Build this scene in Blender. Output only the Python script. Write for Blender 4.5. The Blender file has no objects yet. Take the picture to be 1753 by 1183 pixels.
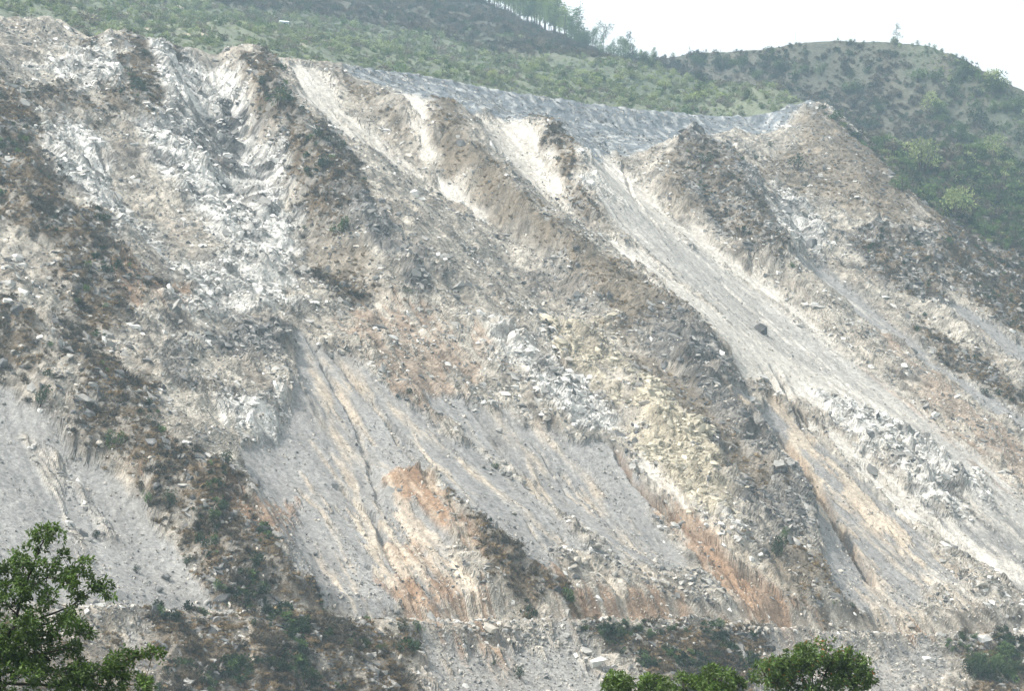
import bpy, bmesh, math, random
import numpy as np
from mathutils import Vector, Matrix

random.seed(7)
RNG = np.random.default_rng(11)
C = bpy.context.scene.collection

# ------------------------------------------------------------------ camera, sky, sun, exposure
SCN = bpy.context.scene
PITCH = math.radians(9.03)
HFOV = math.radians(28.0)
cam_d = bpy.data.cameras.new('camera'); cam = bpy.data.objects.new('camera', cam_d)
C.objects.link(cam); SCN.camera = cam
cam_d.sensor_fit = 'HORIZONTAL'; cam_d.angle = HFOV
cam_d.clip_start = 0.5; cam_d.clip_end = 20000
cam.location = (0, 0, 0); cam.rotation_euler = (math.pi/2 + PITCH, 0, 0)

SUN_EL, SUN_AZ = math.radians(52), math.radians(252)      # azimuth clockwise from +Y (view direction)
world = bpy.data.worlds.new('World'); SCN.world = world; world.use_nodes = True
nt = world.node_tree
sky = nt.nodes.new('ShaderNodeTexSky'); sky.sky_type = 'NISHITA'; sky.sun_disc = False
sky.sun_elevation = SUN_EL; sky.sun_rotation = SUN_AZ
sky.air_density = 1.5; sky.dust_density = 9.0; sky.ozone_density = 1.0; sky.altitude = 900
hs_ = nt.nodes.new('ShaderNodeHueSaturation'); hs_.inputs['Saturation'].default_value = .04; hs_.inputs['Value'].default_value = 2.15   # thin even haze veil
nt.links.new(sky.outputs[0], hs_.inputs['Color']); nt.links.new(hs_.outputs[0], nt.nodes['Background'].inputs[0])
nt.nodes['Background'].inputs[1].default_value = 0.138
sd = bpy.data.lights.new('sun', 'SUN'); sd.energy = 4.6; sd.angle = math.radians(0.6); sd.color = (1.0, 0.955, 0.88)
sun = bpy.data.objects.new('sun', sd); C.objects.link(sun)
sdir = Vector((math.sin(SUN_AZ)*math.cos(SUN_EL), math.cos(SUN_AZ)*math.cos(SUN_EL), math.sin(SUN_EL)))
sun.rotation_euler = (-sdir).to_track_quat('-Z', 'Y').to_euler(); sun.location = sdir*300
vs = SCN.view_settings
vs.view_transform = 'Standard'; vs.look = 'None'; vs.gamma = 1; vs.use_curve_mapping = False
vs.exposure = 0.28

# ------------------------------------------------------------------ terrain frame: s along the contour, d up the fall line (metres)
A = math.radians(32); T = 0.75
CA, SA = math.cos(A), math.sin(A)
D0 = 340*CA                               # the plane of the slope passes eye level here
F_PX = 876.5/math.tan(HFOV/2)
def ray(px, py):
    a = (px-876.5)/F_PX; b = -(py-591.5)/F_PX
    y = math.cos(PITCH) - b*math.sin(PITCH); z = math.sin(PITCH) + b*math.cos(PITCH)
    return a/y, z/y
def sd_of(x, y): return x*CA + y*SA, y*CA - x*SA
def xy_of(s, d): return s*CA - d*SA, s*SA + d*CA
def plane_pt(px, py, h=0.0):
    X, Z = ray(px, py)
    y = (T*D0 - h)/(T*CA - Z - T*SA*X)
    s, d = sd_of(X*y, y)
    return s, d, y

# ------------------------------------------------------------------ noise
def _h(ix, iy, seed):
    with np.errstate(over='ignore'):
        n = (ix.astype(np.int64)*374761393 + iy.astype(np.int64)*668265263 + seed*974711) & 0xffffffff
        n = ((n ^ (n >> 13))*1274126177) & 0xffffffff
        n = ((n ^ (n >> 16))*2246822519) & 0xffffffff
        n = n ^ (n >> 15)
    return (n & 0xffffff).astype(np.float32)/np.float32(0xffffff)
def noise(x, y, seed=0):
    xi = np.floor(x); yi = np.floor(y); fx = (x-xi).astype(np.float32); fy = (y-yi).astype(np.float32)
    xi = xi.astype(np.int64); yi = yi.astype(np.int64)
    u = fx*fx*(3-2*fx); v = fy*fy*(3-2*fy)
    def g(a, b, dx, dy):
        t = _h(a, b, seed)*np.float32(6.2831853)
        return np.cos(t)*dx + np.sin(t)*dy
    n00 = g(xi, yi, fx, fy); n10 = g(xi+1, yi, fx-1, fy); n01 = g(xi, yi+1, fx, fy-1); n11 = g(xi+1, yi+1, fx-1, fy-1)
    return (n00*(1-u)+n10*u)*(1-v) + (n01*(1-u)+n11*u)*v      # about -0.7..0.7
def fbm(x, y, o=4, seed=0, gain=0.5):
    r = 0; a = 1.0
    for i in range(o):
        r = r + a*noise(x*2**i, y*2**i, seed+i*17); a *= gain
    return r
def ridged(x, y, o=4, seed=0):
    r = 0; a = 1.0
    for i in range(o):
        r = r + a*(0.5-np.abs(noise(x*2**i, y*2**i, seed+i*17))*1.4); a *= 0.5
    return r
def worley(x, y, seed=0):
    xi = np.floor(x).astype(np.int64); yi = np.floor(y).astype(np.int64)
    f1 = np.full(x.shape, 9, np.float32); f2 = f1.copy()
    cid = np.zeros(x.shape, np.float32); tx = cid.copy(); ty = cid.copy()
    for a in (-1, 0, 1):
        for b in (-1, 0, 1):
            cx, cy = xi+a, yi+b
            vx = (cx + _h(cx, cy, seed) - x).astype(np.float32); vy = (cy + _h(cx, cy, seed+5) - y).astype(np.float32)
            dd = np.sqrt(vx*vx+vy*vy)
            new = dd < f1
            f2 = np.where(new, f1, np.minimum(f2, dd))
            cid = np.where(new, _h(cx, cy, seed+9), cid)
            tx = np.where(new, vx, tx); ty = np.where(new, vy, ty)
            f1 = np.where(new, dd, f1)
    return f1, f2, cid, tx, ty
def sstep(a, b, x):
    t = np.clip((x-a)/(b-a), 0, 1); return t*t*(3-2*t)

# ------------------------------------------------------------------ large relief: spurs and gullies with their height over the plane of the slope
SPURS = [
 [(-160,60,6),(-60,110,7),(0,165,8),(60,215,8),(125,345,7),(190,395,6),(222,450,6),(290,495,3)],
 [(110,560,3),(150,585,4),(225,645,5),(250,700,5),(320,780,5),(420,835,4),(480,930,4),(560,1055,1)],
 [(-140,440,4),(-40,500,4),(45,545,4),(85,650,3),(90,695,1)],
 [(60,50,2),(120,90,2),(160,140,1)],
 [(215,56,4),(250,100,5),(268,165,3),(290,220,0)],
 [(430,87,7),(480,150,9),(560,235,9),(620,320,8),(690,400,6),(745,480,4),(760,520,0)],
 [(480,104,-1),(560,180,-4),(640,255,-5),(740,330,-5),(830,385,-5),(900,450,-4),(940,540,-3)],
 [(330,92,2),(350,150,-5),(370,210,-8),(390,290,-9),(430,360,-8),(490,450,-6),(520,560,-4)],
 [(60,195,-1),(110,270,-4),(190,335,-6),(260,410,-5),(340,470,-3),(430,530,-2)],
 [(730,176,5),(760,175,7),(800,235,7),(880,325,7),(960,395,6),(1040,450,6),(1100,490,7),(1190,555,8),(1240,625,8),(1300,720,8),(1350,800,6),(1392,885,3)],
 [(830,190,1),(870,240,-1),(930,320,-2),(1000,400,-1)],
 [(895,203,6),(960,231,8),(985,275,8),(1010,340,6),(1040,385,2)],
 [(620,122,-7),(760,150,-11),(880,178,-14),(1000,215,-14),(1100,232,-14),(1200,218,-13),(1290,212,-9)],
 [(560,112,-3),(700,125,-8),(830,150,-10),(960,175,-11),(1080,190,-11),(1270,203,-8)],
 [(1060,268,-11),(1090,330,-9),(1200,420,-7),(1320,520,-6),(1440,620,-5),(1560,710,-4),(1660,790,-4),(1753,890,-4),(1900,1030,-4)],
 [(1205,240,4),(1260,295,5),(1310,360,5),(1350,440,3),(1400,500,0)],
 [(1130,280,-2),(1180,340,0),(1250,420,-1)],
 [(1340,192,0),(1388,177,3),(1430,240,3),(1500,310,4),(1560,400,5),(1600,470,5),(1680,560,3),(1753,620,2),(1900,730,2)],
 [(1440,150,-5),(1500,230,-4),(1600,350,-4),(1700,440,-3),(1900,560,-3)],
 [(1560,150,1),(1640,240,3),(1753,330,3),(1900,430,3)],
 [(1280,240,-5),(1330,320,-3),(1380,420,-4),(1450,520,-4),(1600,630,-3),(1753,720,-3),(1900,830,-3)],
 [(518,575,-3),(600,750,-2),(640,900,-2),(760,1050,0)],
 [(480,700,-2),(490,850,-2),(560,1000,-2)],
 [(760,690,-2),(950,830,-3),(1100,930,-2)],
 [(1040,585,3),(1110,690,5),(1190,790,6),(1260,880,5),(1320,960,2)],
 [(900,560,1),(960,650,2),(1020,740,1)],
 [(1255,675,-2),(1330,760,-2),(1400,860,-3),(1470,960,-2),(1540,1060,0)],
 [(1400,740,-1),(1560,890,-1),(1753,1030,-1)],
 [(1440,700,2),(1580,800,2),(1660,850,2),(1740,960,0)],
 [(670,812,1),(780,858,4),(860,925,5),(940,970,5),(980,1040,2)],
 [(1000,960,1),(1120,990,2),(1220,1040,1)],
 [(-160,640,-4),(0,720,-4),(100,800,-5),(200,920,-5),(300,1010,-3),(370,1040,-2)],
 [(-120,1000,0),(0,1120,0),(300,1120,2),(560,1120,3),(850,1120,-1),(1150,1120,3),(1450,1130,-1),(1753,1120,1),(1900,1130,1)],
 [(350,640,2),(420,700,2),(480,640,2)],
 [(640,600,0),(720,640,0),(800,690,-1)],
]
cp = []
for L in SPURS:
    P = [plane_pt(px, py, h)[:2] + (h,) for px, py, h in L]
    for (s0, d0, h0), (s1, d1, h1) in zip(P[:-1], P[1:]):
        n = max(1, int(math.hypot(s1-s0, d1-d0)/4))
        for k in range(n):
            f = k/n; cp.append((s0+(s1-s0)*f, d0+(d1-d0)*f, h0+(h1-h0)*f))
    cp.append(P[-1])
cp = np.array(cp, np.float32)

# crest of the slide and the skyline behind it
CREST = [(-420,20),(-200,25),(0,29),(100,45),(150,68),(185,60),(210,56),(245,72),(300,85),(330,92),(375,93),(430,86),(470,101),(520,107),(580,113),(700,125),(830,150),(960,172),(1080,187),(1180,196),(1270,202),(1340,190),(1388,176)]
crs = []
for px, py in CREST:
    # height of the macro relief at the crest, from the nearest controls (fixed point)
    h = 0.0
    for it in range(6):
        s, d, y = plane_pt(px, py, h)
        w = 1/((cp[:,0]-s)**2 + (cp[:,1]-d)**2 + 9)**1.75
        h = 0.5*h + 0.5*float((w*cp[:,2]).sum()/(w.sum()+1/3e5))
    crs.append((s, d, T*(d-D0)+h))
crs.sort()
for s_, d_ in ((495,546),(540,538),(600,534),(700,534),(950,534)): crs.append((s_, d_, T*(d_-D0)-3.0))
crs = np.array(crs)
def dcrest(s): return np.interp(s, crs[:,0], crs[:,1]) + 1.1*np.sin(s*.9+2*np.sin(s*.13)) + .8*np.sin(s*.37)
def zcrest(s): return np.interp(s, crs[:,0], crs[:,2])
SKYL = [(-500,-330,1150),(-100,-230,1120),(300,-140,1100),(600,-70,1080),(780,-14,1060),(840,22,1050),(900,62,1030),(950,82,1010),(1010,96,990),(1080,101,970),(1140,101,955),(1180,92,945),(1225,90,935),(1280,89,925),(1330,81,915),(1375,71,905),(1420,69,895),(1480,72,885),(1540,73,875),(1590,80,865),(1640,97,858),(1690,124,850),(1753,153,845),(1850,205,845),(2000,300,850),(2400,520,850)]
sk = []
for px, py, y in SKYL:
    X, Z = ray(px, py); s, d = sd_of(X*y, y); sk.append((s, d, Z*y))
sk.sort(); sk = np.array(sk)
def dsky(s): return np.interp(s, sk[:,0], sk[:,1])
def zsky(s): return np.interp(s, sk[:,0], sk[:,2])

MS0, MS1, MD0, MD1, MN = 0.0, 820.0, 235.0, 600.0, 2.5
ms = np.arange(MS0, MS1, MN, np.float32); md = np.arange(MD0, MD1, MN, np.float32)
MG = np.zeros((len(md), len(ms)), np.float32)
for j, d in enumerate(md):
    w = 1/((cp[None,:,0]-ms[:,None])**2 + (cp[None,:,1]-d)**2 + 9)**1.75
    MG[j] = (w*cp[None,:,2]).sum(1)/(w.sum(1)+1/3e5)
def bil(G, s, d, s0, d0, n):
    u = np.clip((s-s0)/n, 0, G.shape[1]-1.001); v = np.clip((d-d0)/n, 0, G.shape[0]-1.001)
    i = u.astype(int); j = v.astype(int); u = u-i; v = v-j
    return (G[j,i]*(1-u)+G[j,i+1]*u)*(1-v) + (G[j+1,i]*(1-u)+G[j+1,i+1]*u)*v
ROADPX = [(-260,1044),(-60,1042),(200,1042),(400,1056),(560,1064),(700,1070),(850,1074),(1000,1068),(1200,1070),(1300,1080),(1420,1088),(1560,1092),(1753,1090),(1950,1090)]
rd = []
for px, py in ROADPX:
    h = 0.0
    for it in range(6):
        s, d, y = plane_pt(px, py, h)
        h = 0.5*h + 0.5*float(bil(MG, np.array([s]), np.array([d]), MS0, MD0, MN)[0])
    rd.append((s, d, T*(d-D0)+h))
rd.sort(); rd = np.array(rd)
def droad(s): return np.interp(s, rd[:,0], rd[:,1]) + 0.9*np.sin(s*.21+.7*np.sin(s*.05)) + .5*np.sin(s*.53+1)
def zroad(s): return np.interp(s, rd[:,0], rd[:,2])
RIVER_Z = -34.0
def zmacro(s, d):
    """main slope, road bench, crest, upper hillside, everything large"""
    z = T*(d-D0) + bil(MG, s, d, MS0, MD0, MN)
    q = d - droad(s); zr = zroad(s)
    w = 1-sstep(1.6, 6.0, np.abs(q-.6))
    z = z*(1-w) + zr*w
    z = np.where(z < RIVER_Z+6, RIVER_Z + 6*np.exp((z-RIVER_Z-6)/6), z)
    e = d - dcrest(s)
    zc = zcrest(s); span = np.maximum(dsky(s)-dcrest(s), 60.0)
    f = e/span
    dip = 7.0*(1-sstep(440,475,s))*sstep(0, 10, e)*np.exp(-np.maximum(e,0)/32.0)
    fc = np.clip(f, 0, 1)
    back = zc + (zsky(s)-zc)*(0.80*fc + 0.20*fc*fc) - dip
    over = np.maximum(f-1, 0)*span
    back = back - 0.006*over**2*np.exp(-over/90) - 0.45*over
    k = sstep(-1.5, 1.5, e)
    return z*(1-k) + back*k
def hit(px, py, y0=200.0, y1=1400.0):
    """where the line of sight through a pixel of the photograph meets the ground -> (s, d)"""
    X, Z = ray(px, py)
    y = np.arange(y0, y1, 1.0); s, d = sd_of(X*y, y)
    g = zmacro(s, d) - Z*y
    i = np.nonzero(g > 0)[0]
    if len(i) == 0 or i[0] == 0: s_, d_, _ = plane_pt(px, py); return s_, d_
    i = i[0]; t = g[i-1]/(g[i-1]-g[i]); yy = y[i-1]+t
    return sd_of(X*yy, yy)

# ------------------------------------------------------------------ ground cover map of the main slope (traced outlines, converted to metres on the slope)
RUB, SCR, PAL, WHT, DRK, BRU, TAN, RED, YEL, SHA, DRY, GRN = range(12)
AREAS = [  # class, softness (m), strength, patchiness, outline
 (DRY,4,1,.4,[(1395,165),(1480,240),(1560,330),(1600,390),(1700,425),(1760,450),(1950,560),(1950,100),(1700,60),(1400,60)]),
 (GRN,5,.9,1.0,[(1420,130),(1500,180),(1600,250),(1660,330),(1760,400),(1950,520),(1950,100),(1700,60),(1500,60)]),
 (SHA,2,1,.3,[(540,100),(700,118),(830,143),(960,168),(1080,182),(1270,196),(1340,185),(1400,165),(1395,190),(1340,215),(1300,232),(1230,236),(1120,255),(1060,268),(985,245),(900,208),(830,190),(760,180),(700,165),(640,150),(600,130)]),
 (WHT,2,.9,1.2,[(40,120),(140,80),(205,95),(230,150),(150,160),(80,140)]),
 (WHT,3,1,.8,[(55,190),(130,215),(175,240),(195,300),(205,345),(250,380),(270,430),(215,410),(150,355),(108,290),(80,240)]),
 (WHT,3,1,.8,[(255,80),(330,92),(410,110),(412,150),(440,190),(480,260),(500,340),(520,400),(505,460),(410,450),(300,350),(270,280),(230,250),(262,170)]),
 (DRK,2,.8,1.4,[(300,190),(380,190),(430,270),(420,310),(350,290),(290,240)]),
 (WHT,2,1,.5,[(395,345),(480,345),(485,420),(420,430)]),
 (RUB,2,1,.5,[(180,230),(225,240),(250,330),(290,400),(380,450),(330,460),(240,390),(200,330)]),
 (WHT,3,.8,1.0,[(290,460),(400,440),(510,470),(520,550),(420,555),(330,540),(270,520)]),
 (DRK,2,.9,.5,[(340,565),(430,558),(505,575),(485,610),(440,628),(380,605)]),
 (DRK,2,.6,1.2,[(250,540),(340,560),(360,620),(300,690),(240,620)]),
 (WHT,2,.9,.6,[(350,690),(400,680),(480,660),(490,700),(470,745),(400,748)]),
 (PAL,2,1,.4,[(468,103),(520,108),(600,200),(660,250),(720,300),(740,330),(700,310),(600,240),(520,170)]),
 (DRY,3,.9,.9,[(560,125),(620,150),(700,240),(650,220)]),
 (PAL,1.5,1,.2,[(735,308),(790,328),(835,372),(822,384),(770,352)]),
 (PAL,2,1,.3,[(690,165),(735,170),(735,230),(760,300),(715,260)]),
 (DRY,3,1,.5,[(728,180),(765,174),(792,205),(820,260),(885,330),(965,390),(1020,440),(1092,462),(1070,505),(1000,485),(920,430),(840,370),(790,330),(755,290),(738,230)]),
 (PAL,2,.9,.7,[(800,195),(880,205),(960,290),(1000,380),(960,370),(900,310),(830,240)]),
 (BRU,1,.9,.3,[(893,202),(960,231),(982,260),(990,310),(1043,388),(1005,382),(972,335),(962,290),(930,250)]),  # dark brush strip, also painting in the shaded right side of this ridge
 (WHT,2,.9,.8,[(985,255),(1040,300),(1080,360),(1010,330),(990,300)]),
 (PAL,2,1,.3,[(990,248),(1050,262),(1075,300),(1110,350),(1170,415),(1130,405),(1060,340),(1005,292)]),
 (SCR,2,1,.3,[(1010,320),(1060,350),(1130,390),(1200,430),(1320,520),(1440,610),(1560,690),(1660,770),(1760,870),(1900,1000),(1900,1080),(1753,965),(1690,885),(1600,795),(1480,700),(1350,620),(1250,550),(1150,470),(1080,410)]),
 (PAL,3,.5,.5,[(1000,300),(1060,300),(1140,360),(1250,450),(1440,600),(1660,760),(1780,880),(1900,990),(1900,1090),(1753,975),(1600,810),(1400,670),(1150,480),(1060,400)]),
 (PAL,2,1,.5,[(1090,310),(1150,370),(1230,420),(1320,490),(1440,590),(1420,590),(1300,500),(1200,430),(1110,360)]),
 (PAL,3,1,.6,[(1000,400),(1090,430),(1180,500),(1250,550),(1330,600),(1440,650),(1560,720),(1605,770),(1520,780),(1400,720),(1300,660),(1230,590),(1150,520)]),
 (DRY,3,.8,.8,[(1120,260),(1180,250),(1230,330),(1190,380),(1140,330)]),
 (DRK,2,.8,.6,[(1165,255),(1215,240),(1265,285),(1310,340),(1330,380),(1356,445),(1315,460),(1245,410),(1195,370),(1175,320)]),
 (DRK,2,.8,.8,[(1310,330),(1360,345),(1420,400),(1400,440),(1340,400)]),
 (BRU,2,.7,1.0,[(1170,255),(1215,242),(1262,290),(1300,340),(1322,380),(1352,440),(1315,455),(1250,410),(1200,370),(1180,320)]),
 (DRY,4,.8,.8,[(1260,280),(1390,190),(1430,230),(1530,330),(1480,380),(1400,340),(1320,320)]),
 (WHT,2,.8,1.2,[(1310,310),(1400,360),(1420,420),(1370,440),(1330,380)]),
 (SCR,2,1,.3,[(1350,440),(1400,450),(1500,530),(1600,620),(1760,715),(1900,800),(1900,840),(1753,742),(1640,665),(1540,595),(1450,530)]),
 (DRY,4,.9,.8,[(1400,190),(1460,230),(1520,290),(1590,350),(1560,400),(1500,380),(1460,300)]),
 (DRK,2,.9,.5,[(1440,415),(1500,390),(1570,405),(1610,450),(1610,520),(1550,505),(1490,485)]),
 (BRU,2,.7,.8,[(1448,420),(1500,398),(1565,415),(1602,455),(1608,518),(1550,505),(1490,480)]),
 (BRU,3,1,.5,[(1585,395),(1640,390),(1690,425),(1760,445),(1950,560),(1950,700),(1753,575),(1700,555),(1640,500),(1600,440)]),
 (SCR,2,1,.6,[(1600,490),(1660,535),(1760,595),(1900,680),(1900,720),(1753,640),(1680,585),(1620,530)]),
 (BRU,2,.9,.7,[(1540,525),(1640,595),(1700,635),(1760,680),(1900,770),(1900,790),(1753,705),(1680,665),(1600,612)]),
 (RED,4,.45,1.2,[(1480,560),(1600,640),(1753,760),(1900,850),(1900,950),(1753,850),(1620,730),(1530,640)]),
 (RUB,3,1,.6,[(1380,510),(1480,560),(1600,680),(1560,680),(1440,600),(1340,500)]),
 (WHT,3,.85,1.0,[(1400,680),(1480,700),(1600,765),(1590,830),(1500,800),(1430,740)]),
 (WHT,3,.8,.8,[(1585,775),(1680,820),(1695,880),(1640,905),(1570,840)]),
 # left spur
 (BRU,2.5,1,.7,[(-200,60),(-60,110),(0,163),(45,195),(95,285),(127,345),(192,393),(224,448),(298,498),(240,540),(160,570),(170,610),(225,643),(250,690),(264,735),(322,780),(347,815),(420,828),(445,870),(482,930),(512,985),(562,1060),(410,1055),(350,1010),(310,950),(250,900),(232,850),(165,790),(115,720),(125,640),(105,560),(95,480),(60,420),(0,375),(-200,300)]),
 (RED,2,.6,1.2,[(215,440),(300,500),(240,540),(190,480)]),
 (RED,2,.5,1.3,[(250,740),(345,815),(440,870),(420,900),(330,840),(270,790)]),
 (BRU,2,.9,.6,[(-200,470),(-40,500),(20,520),(45,540),(72,600),(88,650),(92,695),(60,700),(35,660),(0,650),(-200,560)]),
 (BRU,3,.8,1.4,[(0,125),(90,150),(160,165),(230,150),(268,165),(275,215),(180,205),(100,210),(20,190)]),
 (BRU,1.5,.9,.6,[(203,58),(220,54),(245,72),(260,120),(272,168),(215,168),(205,120),(218,95)]),
 (BRU,1,.9,.5,[(292,82),(320,92),(326,118),(300,115)]),
 (BRU,1,.8,.6,[(125,68),(155,70),(160,90),(130,95)]),
 (BRU,2,1,.5,[(408,92),(430,86),(450,90),(475,130),(500,162),(548,218),(582,250),(612,300),(642,335),(637,370),(600,402),(560,418),(520,392),(505,330),(480,260),(470,215),(435,172),(408,140)]),
 (DRK,2,.9,.8,[(560,330),(640,340),(700,395),(740,450),(770,490),(720,505),(690,470),(650,430),(600,410)]),
 (BRU,2,.9,.8,[(535,480),(600,458),(648,480),(652,520),(580,532),(540,515)]),
 (DRY,3,.7,1.0,[(520,420),(600,410),(680,470),(690,520),(600,460),(520,470)]),
 (RED,3,.5,1.8,[(590,540),(700,525),(800,580),(840,620),(800,660),(850,745),(760,745),(690,690),(620,630)]),
 (DRK,3,.5,1.0,[(830,430),(940,420),(1060,490),(1040,560),(960,540),(900,490)]),
 (DRY,3,.9,.8,[(960,420),(1060,470),(1150,510),(1200,555),(1240,620),(1180,620),(1090,560),(1040,550)]),
 (YEL,3,.8,.8,[(940,560),(1040,556),(1070,620),(1060,690),(1000,650)]),
 (WHT,2,1,.8,[(900,640),(960,645),(1025,660),(1052,740),(990,752),(940,715)]),
 (WHT,3,.7,1.0,[(830,560),(930,590),(960,640),(900,660),(850,620)]),
 (DRK,3,.8,.8,[(1120,510),(1200,560),(1245,630),(1300,720),(1350,790),(1395,870),(1388,920),(1330,960),(1290,900),(1250,840),(1210,760),(1150,690),(1090,600)]),
 (DRY,2,.8,.7,[(1045,552),(1090,590),(1160,650),(1230,720),(1300,800),(1340,850),(1320,880),(1260,830),(1200,750),(1120,670),(1060,610)]),
 (YEL,3,1,.5,[(1095,650),(1160,690),(1205,735),(1255,830),(1262,885),(1190,900),(1150,850),(1120,790),(1070,750),(1085,700)]),
 (WHT,2,.8,.7,[(1170,850),(1230,850),(1270,900),(1250,930),(1200,905)]),
 (DRY,3,.9,.6,[(1280,930),(1330,955),(1395,960),(1440,1010),(1460,1060),(1380,1060),(1330,1000)]),
 # scree fans
 (SCR,1.5,1,.15,[(-250,600),(-40,645),(30,682),(110,715),(165,790),(232,855),(250,905),(310,955),(350,1012),(408,1054),(200,1036),(-250,1038)]),
 (SCR,2,1,.25,[(515,577),(545,580),(600,620),(700,700),(770,750),(830,780),(900,840),(990,920),(1110,962),(1050,957),(980,940),(930,960),(870,930),(780,850),(720,812),(665,812),(700,850),(790,930),(770,960),(790,1000),(830,1050),(700,1066),(560,1062),(520,1000),(480,930),(430,830),(380,760),(470,740),(490,680),(495,620)]),
 (SCR,2,1,.25,[(720,675),(800,690),(880,710),(960,760),(1045,760),(1100,840),(1130,900),(1175,965),(1100,962),(1000,912),(900,832),(820,770)]),
 (SCR,2,1,.2,[(1262,680),(1300,680),(1380,740),(1480,820),(1590,930),(1650,1005),(1600,1015),(1560,1064),(1450,1045),(1400,950),(1390,880),(1330,780)]),
 (SCR,2,.9,.4,[(1560,850),(1640,890),(1700,900),(1760,960),(1900,1060),(1900,1085),(1753,1040),(1640,940)]),
 # soils
 (TAN,1.5,.85,1.7,[(595,868),(640,878),(700,900),(745,960),(790,1010),(830,1052),(700,1062),(650,1000),(620,940)]),
 (RED,1.5,.7,1.4,[(690,1000),(750,1010),(840,1060),(700,1066),(670,1040)]),
 (RED,1.5,1,.3,[(663,810),(720,813),(780,858),(810,905),(800,930),(740,900),(700,850)]),
 (RED,2,.9,.6,[(800,900),(870,930),(930,960),(1000,1010),(1005,1064),(960,1066),(930,1000),(850,970),(800,930)]),
 (BRU,1.5,1,.4,[(772,852),(830,888),(872,930),(930,962),(980,1020),(988,1060),(900,1058),(850,1010),(830,930)]),
 (RED,3,.8,.7,[(1010,1000),(1100,1000),(1180,1030),(1250,1064),(1000,1066)]),
 (RUB,2,1,.5,[(1000,955),(1090,965),(1180,975),(1240,1040),(1180,1040),(1090,1000),(1010,985)]),
 (RED,1.5,.85,.5,[(1095,815),(1150,870),(1190,905),(1262,970),(1400,1062),(1300,1070),(1230,1000),(1160,935),(1120,880)]),
 (PAL,1.2,1,.2,[(1085,775),(1110,785),(1150,830),(1175,880),(1150,870),(1110,820)]),
 (TAN,1,.9,.5,[(1290,672),(1320,680),(1370,730),(1450,810),(1540,900),(1600,980),(1580,985),(1520,920),(1430,830),(1350,755)]),
 (TAN,1,.9,.5,[(1262,678),(1330,740),(1400,810),(1440,880),(1480,940),(1465,950),(1410,880),(1350,790),(1290,720)]),
 (PAL,1.2,1,.4,[(1380,728),(1440,750),(1530,825),(1640,915),(1760,985),(1900,1060),(1900,1085),(1753,1015),(1640,950),(1540,878),(1450,795)]),
 (TAN,2,.6,1.0,[(1480,960),(1560,1040),(1600,1085),(1540,1090),(1480,1020)]),
 (RED,1,.8,.8,[(1535,1078),(1560,1066),(1590,1082),(1580,1092),(1545,1092)]),
 (PAL,3,.6,1.2,[(1560,960),(1640,985),(1700,1040),(1620,1045)]),
 (RED,2,.8,.7,[(395,870),(440,855),(520,865),(525,890),(505,905),(470,930),(440,915)]),
 # below the track
 (SCR,2,.8,.6,[(-250,1045),(200,1045),(400,1060),(410,1120),(430,1200),(-250,1300)]),
 (DRY,4,.75,1.0,[(-250,1050),(200,1052),(400,1066),(440,1120),(470,1200),(-250,1320)]),  # dry class laid over the lower left bank to darken it
 (BRU,2.5,.9,.9,[(240,1046),(390,1062),(430,1130),(480,1190),(600,1300),(280,1300),(300,1150)]),
 (BRU,2,1,.6,[(408,1060),(560,1066),(620,1074),(722,1082),(732,1112),(700,1190),(700,1320),(430,1300),(425,1120)]),
 (SCR,2,.9,.6,[(735,1085),(1000,1075),(985,1110),(1050,1160),(1060,1320),(720,1320)]),
 (BRU,2,1,.6,[(988,1080),(1060,1074),(1240,1080),(1312,1094),(1335,1120),(1300,1180),(1200,1300),(1100,1160),(1010,1112)]),
 (SCR,2,.7,.6,[(1330,1090),(1560,1096),(1640,1100),(1600,1180),(1560,1300),(1300,1300)]),
 (BRU,2,.9,.8,[(1630,1100),(1753,1095),(1950,1095),(1950,1300),(1640,1300),(1650,1150)]),
]
def to_sd(poly):
    out = []
    for px, py in poly:
        out.append(hit(px, py))
    return np.array(out, np.float32)
CN = 1.25
cs = np.arange(MS0, MS1, CN, np.float32); cd = np.arange(MD0, MD1, CN, np.float32)
CS, CD = np.meshgrid(cs, cd)
def seg_dist(P, X, Y, closed):
    d2 = np.full(X.shape, 1e9, np.float32); par = np.zeros(X.shape, bool); tt = np.zeros(X.shape, np.float32)
    n = len(P)
    for i in range(n if closed else n-1):
        ax, ay = P[i]; bx, by = P[(i+1) % n]
        ex, ey = bx-ax, by-ay; L = ex*ex+ey*ey+1e-9
        t = np.clip(((X-ax)*ex+(Y-ay)*ey)/L, 0, 1)
        q = (X-ax-t*ex)**2+(Y-ay-t*ey)**2
        tt = np.where(q < d2, (i+t)/max(1, n-1), tt); d2 = np.minimum(d2, q)
        if closed:
            c = ((ay > Y) != (by > Y)) & (X < ex*(Y-ay)/(ey if abs(ey) > 1e-9 else 1e-9)+ax)
            par ^= c
    return np.sqrt(d2), par, tt
def area_sdf(poly):
    P = to_sd(poly)
    G = np.full(CS.shape, -30, np.float32)
    i0, i1 = np.searchsorted(cs, [P[:,0].min()-12, P[:,0].max()+12]); j0, j1 = np.searchsorted(cd, [P[:,1].min()-12, P[:,1].max()+12])
    if i1 <= i0 or j1 <= j0: return None
    dist, ins, _ = seg_dist(P, CS[j0:j1,i0:i1], CD[j0:j1,i0:i1], True)
    G[j0:j1,i0:i1] = np.where(ins, dist, -dist)
    return G, (P[:,0].min()-10, P[:,0].max()+10, P[:,1].min()-10, P[:,1].max()+10)

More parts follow.
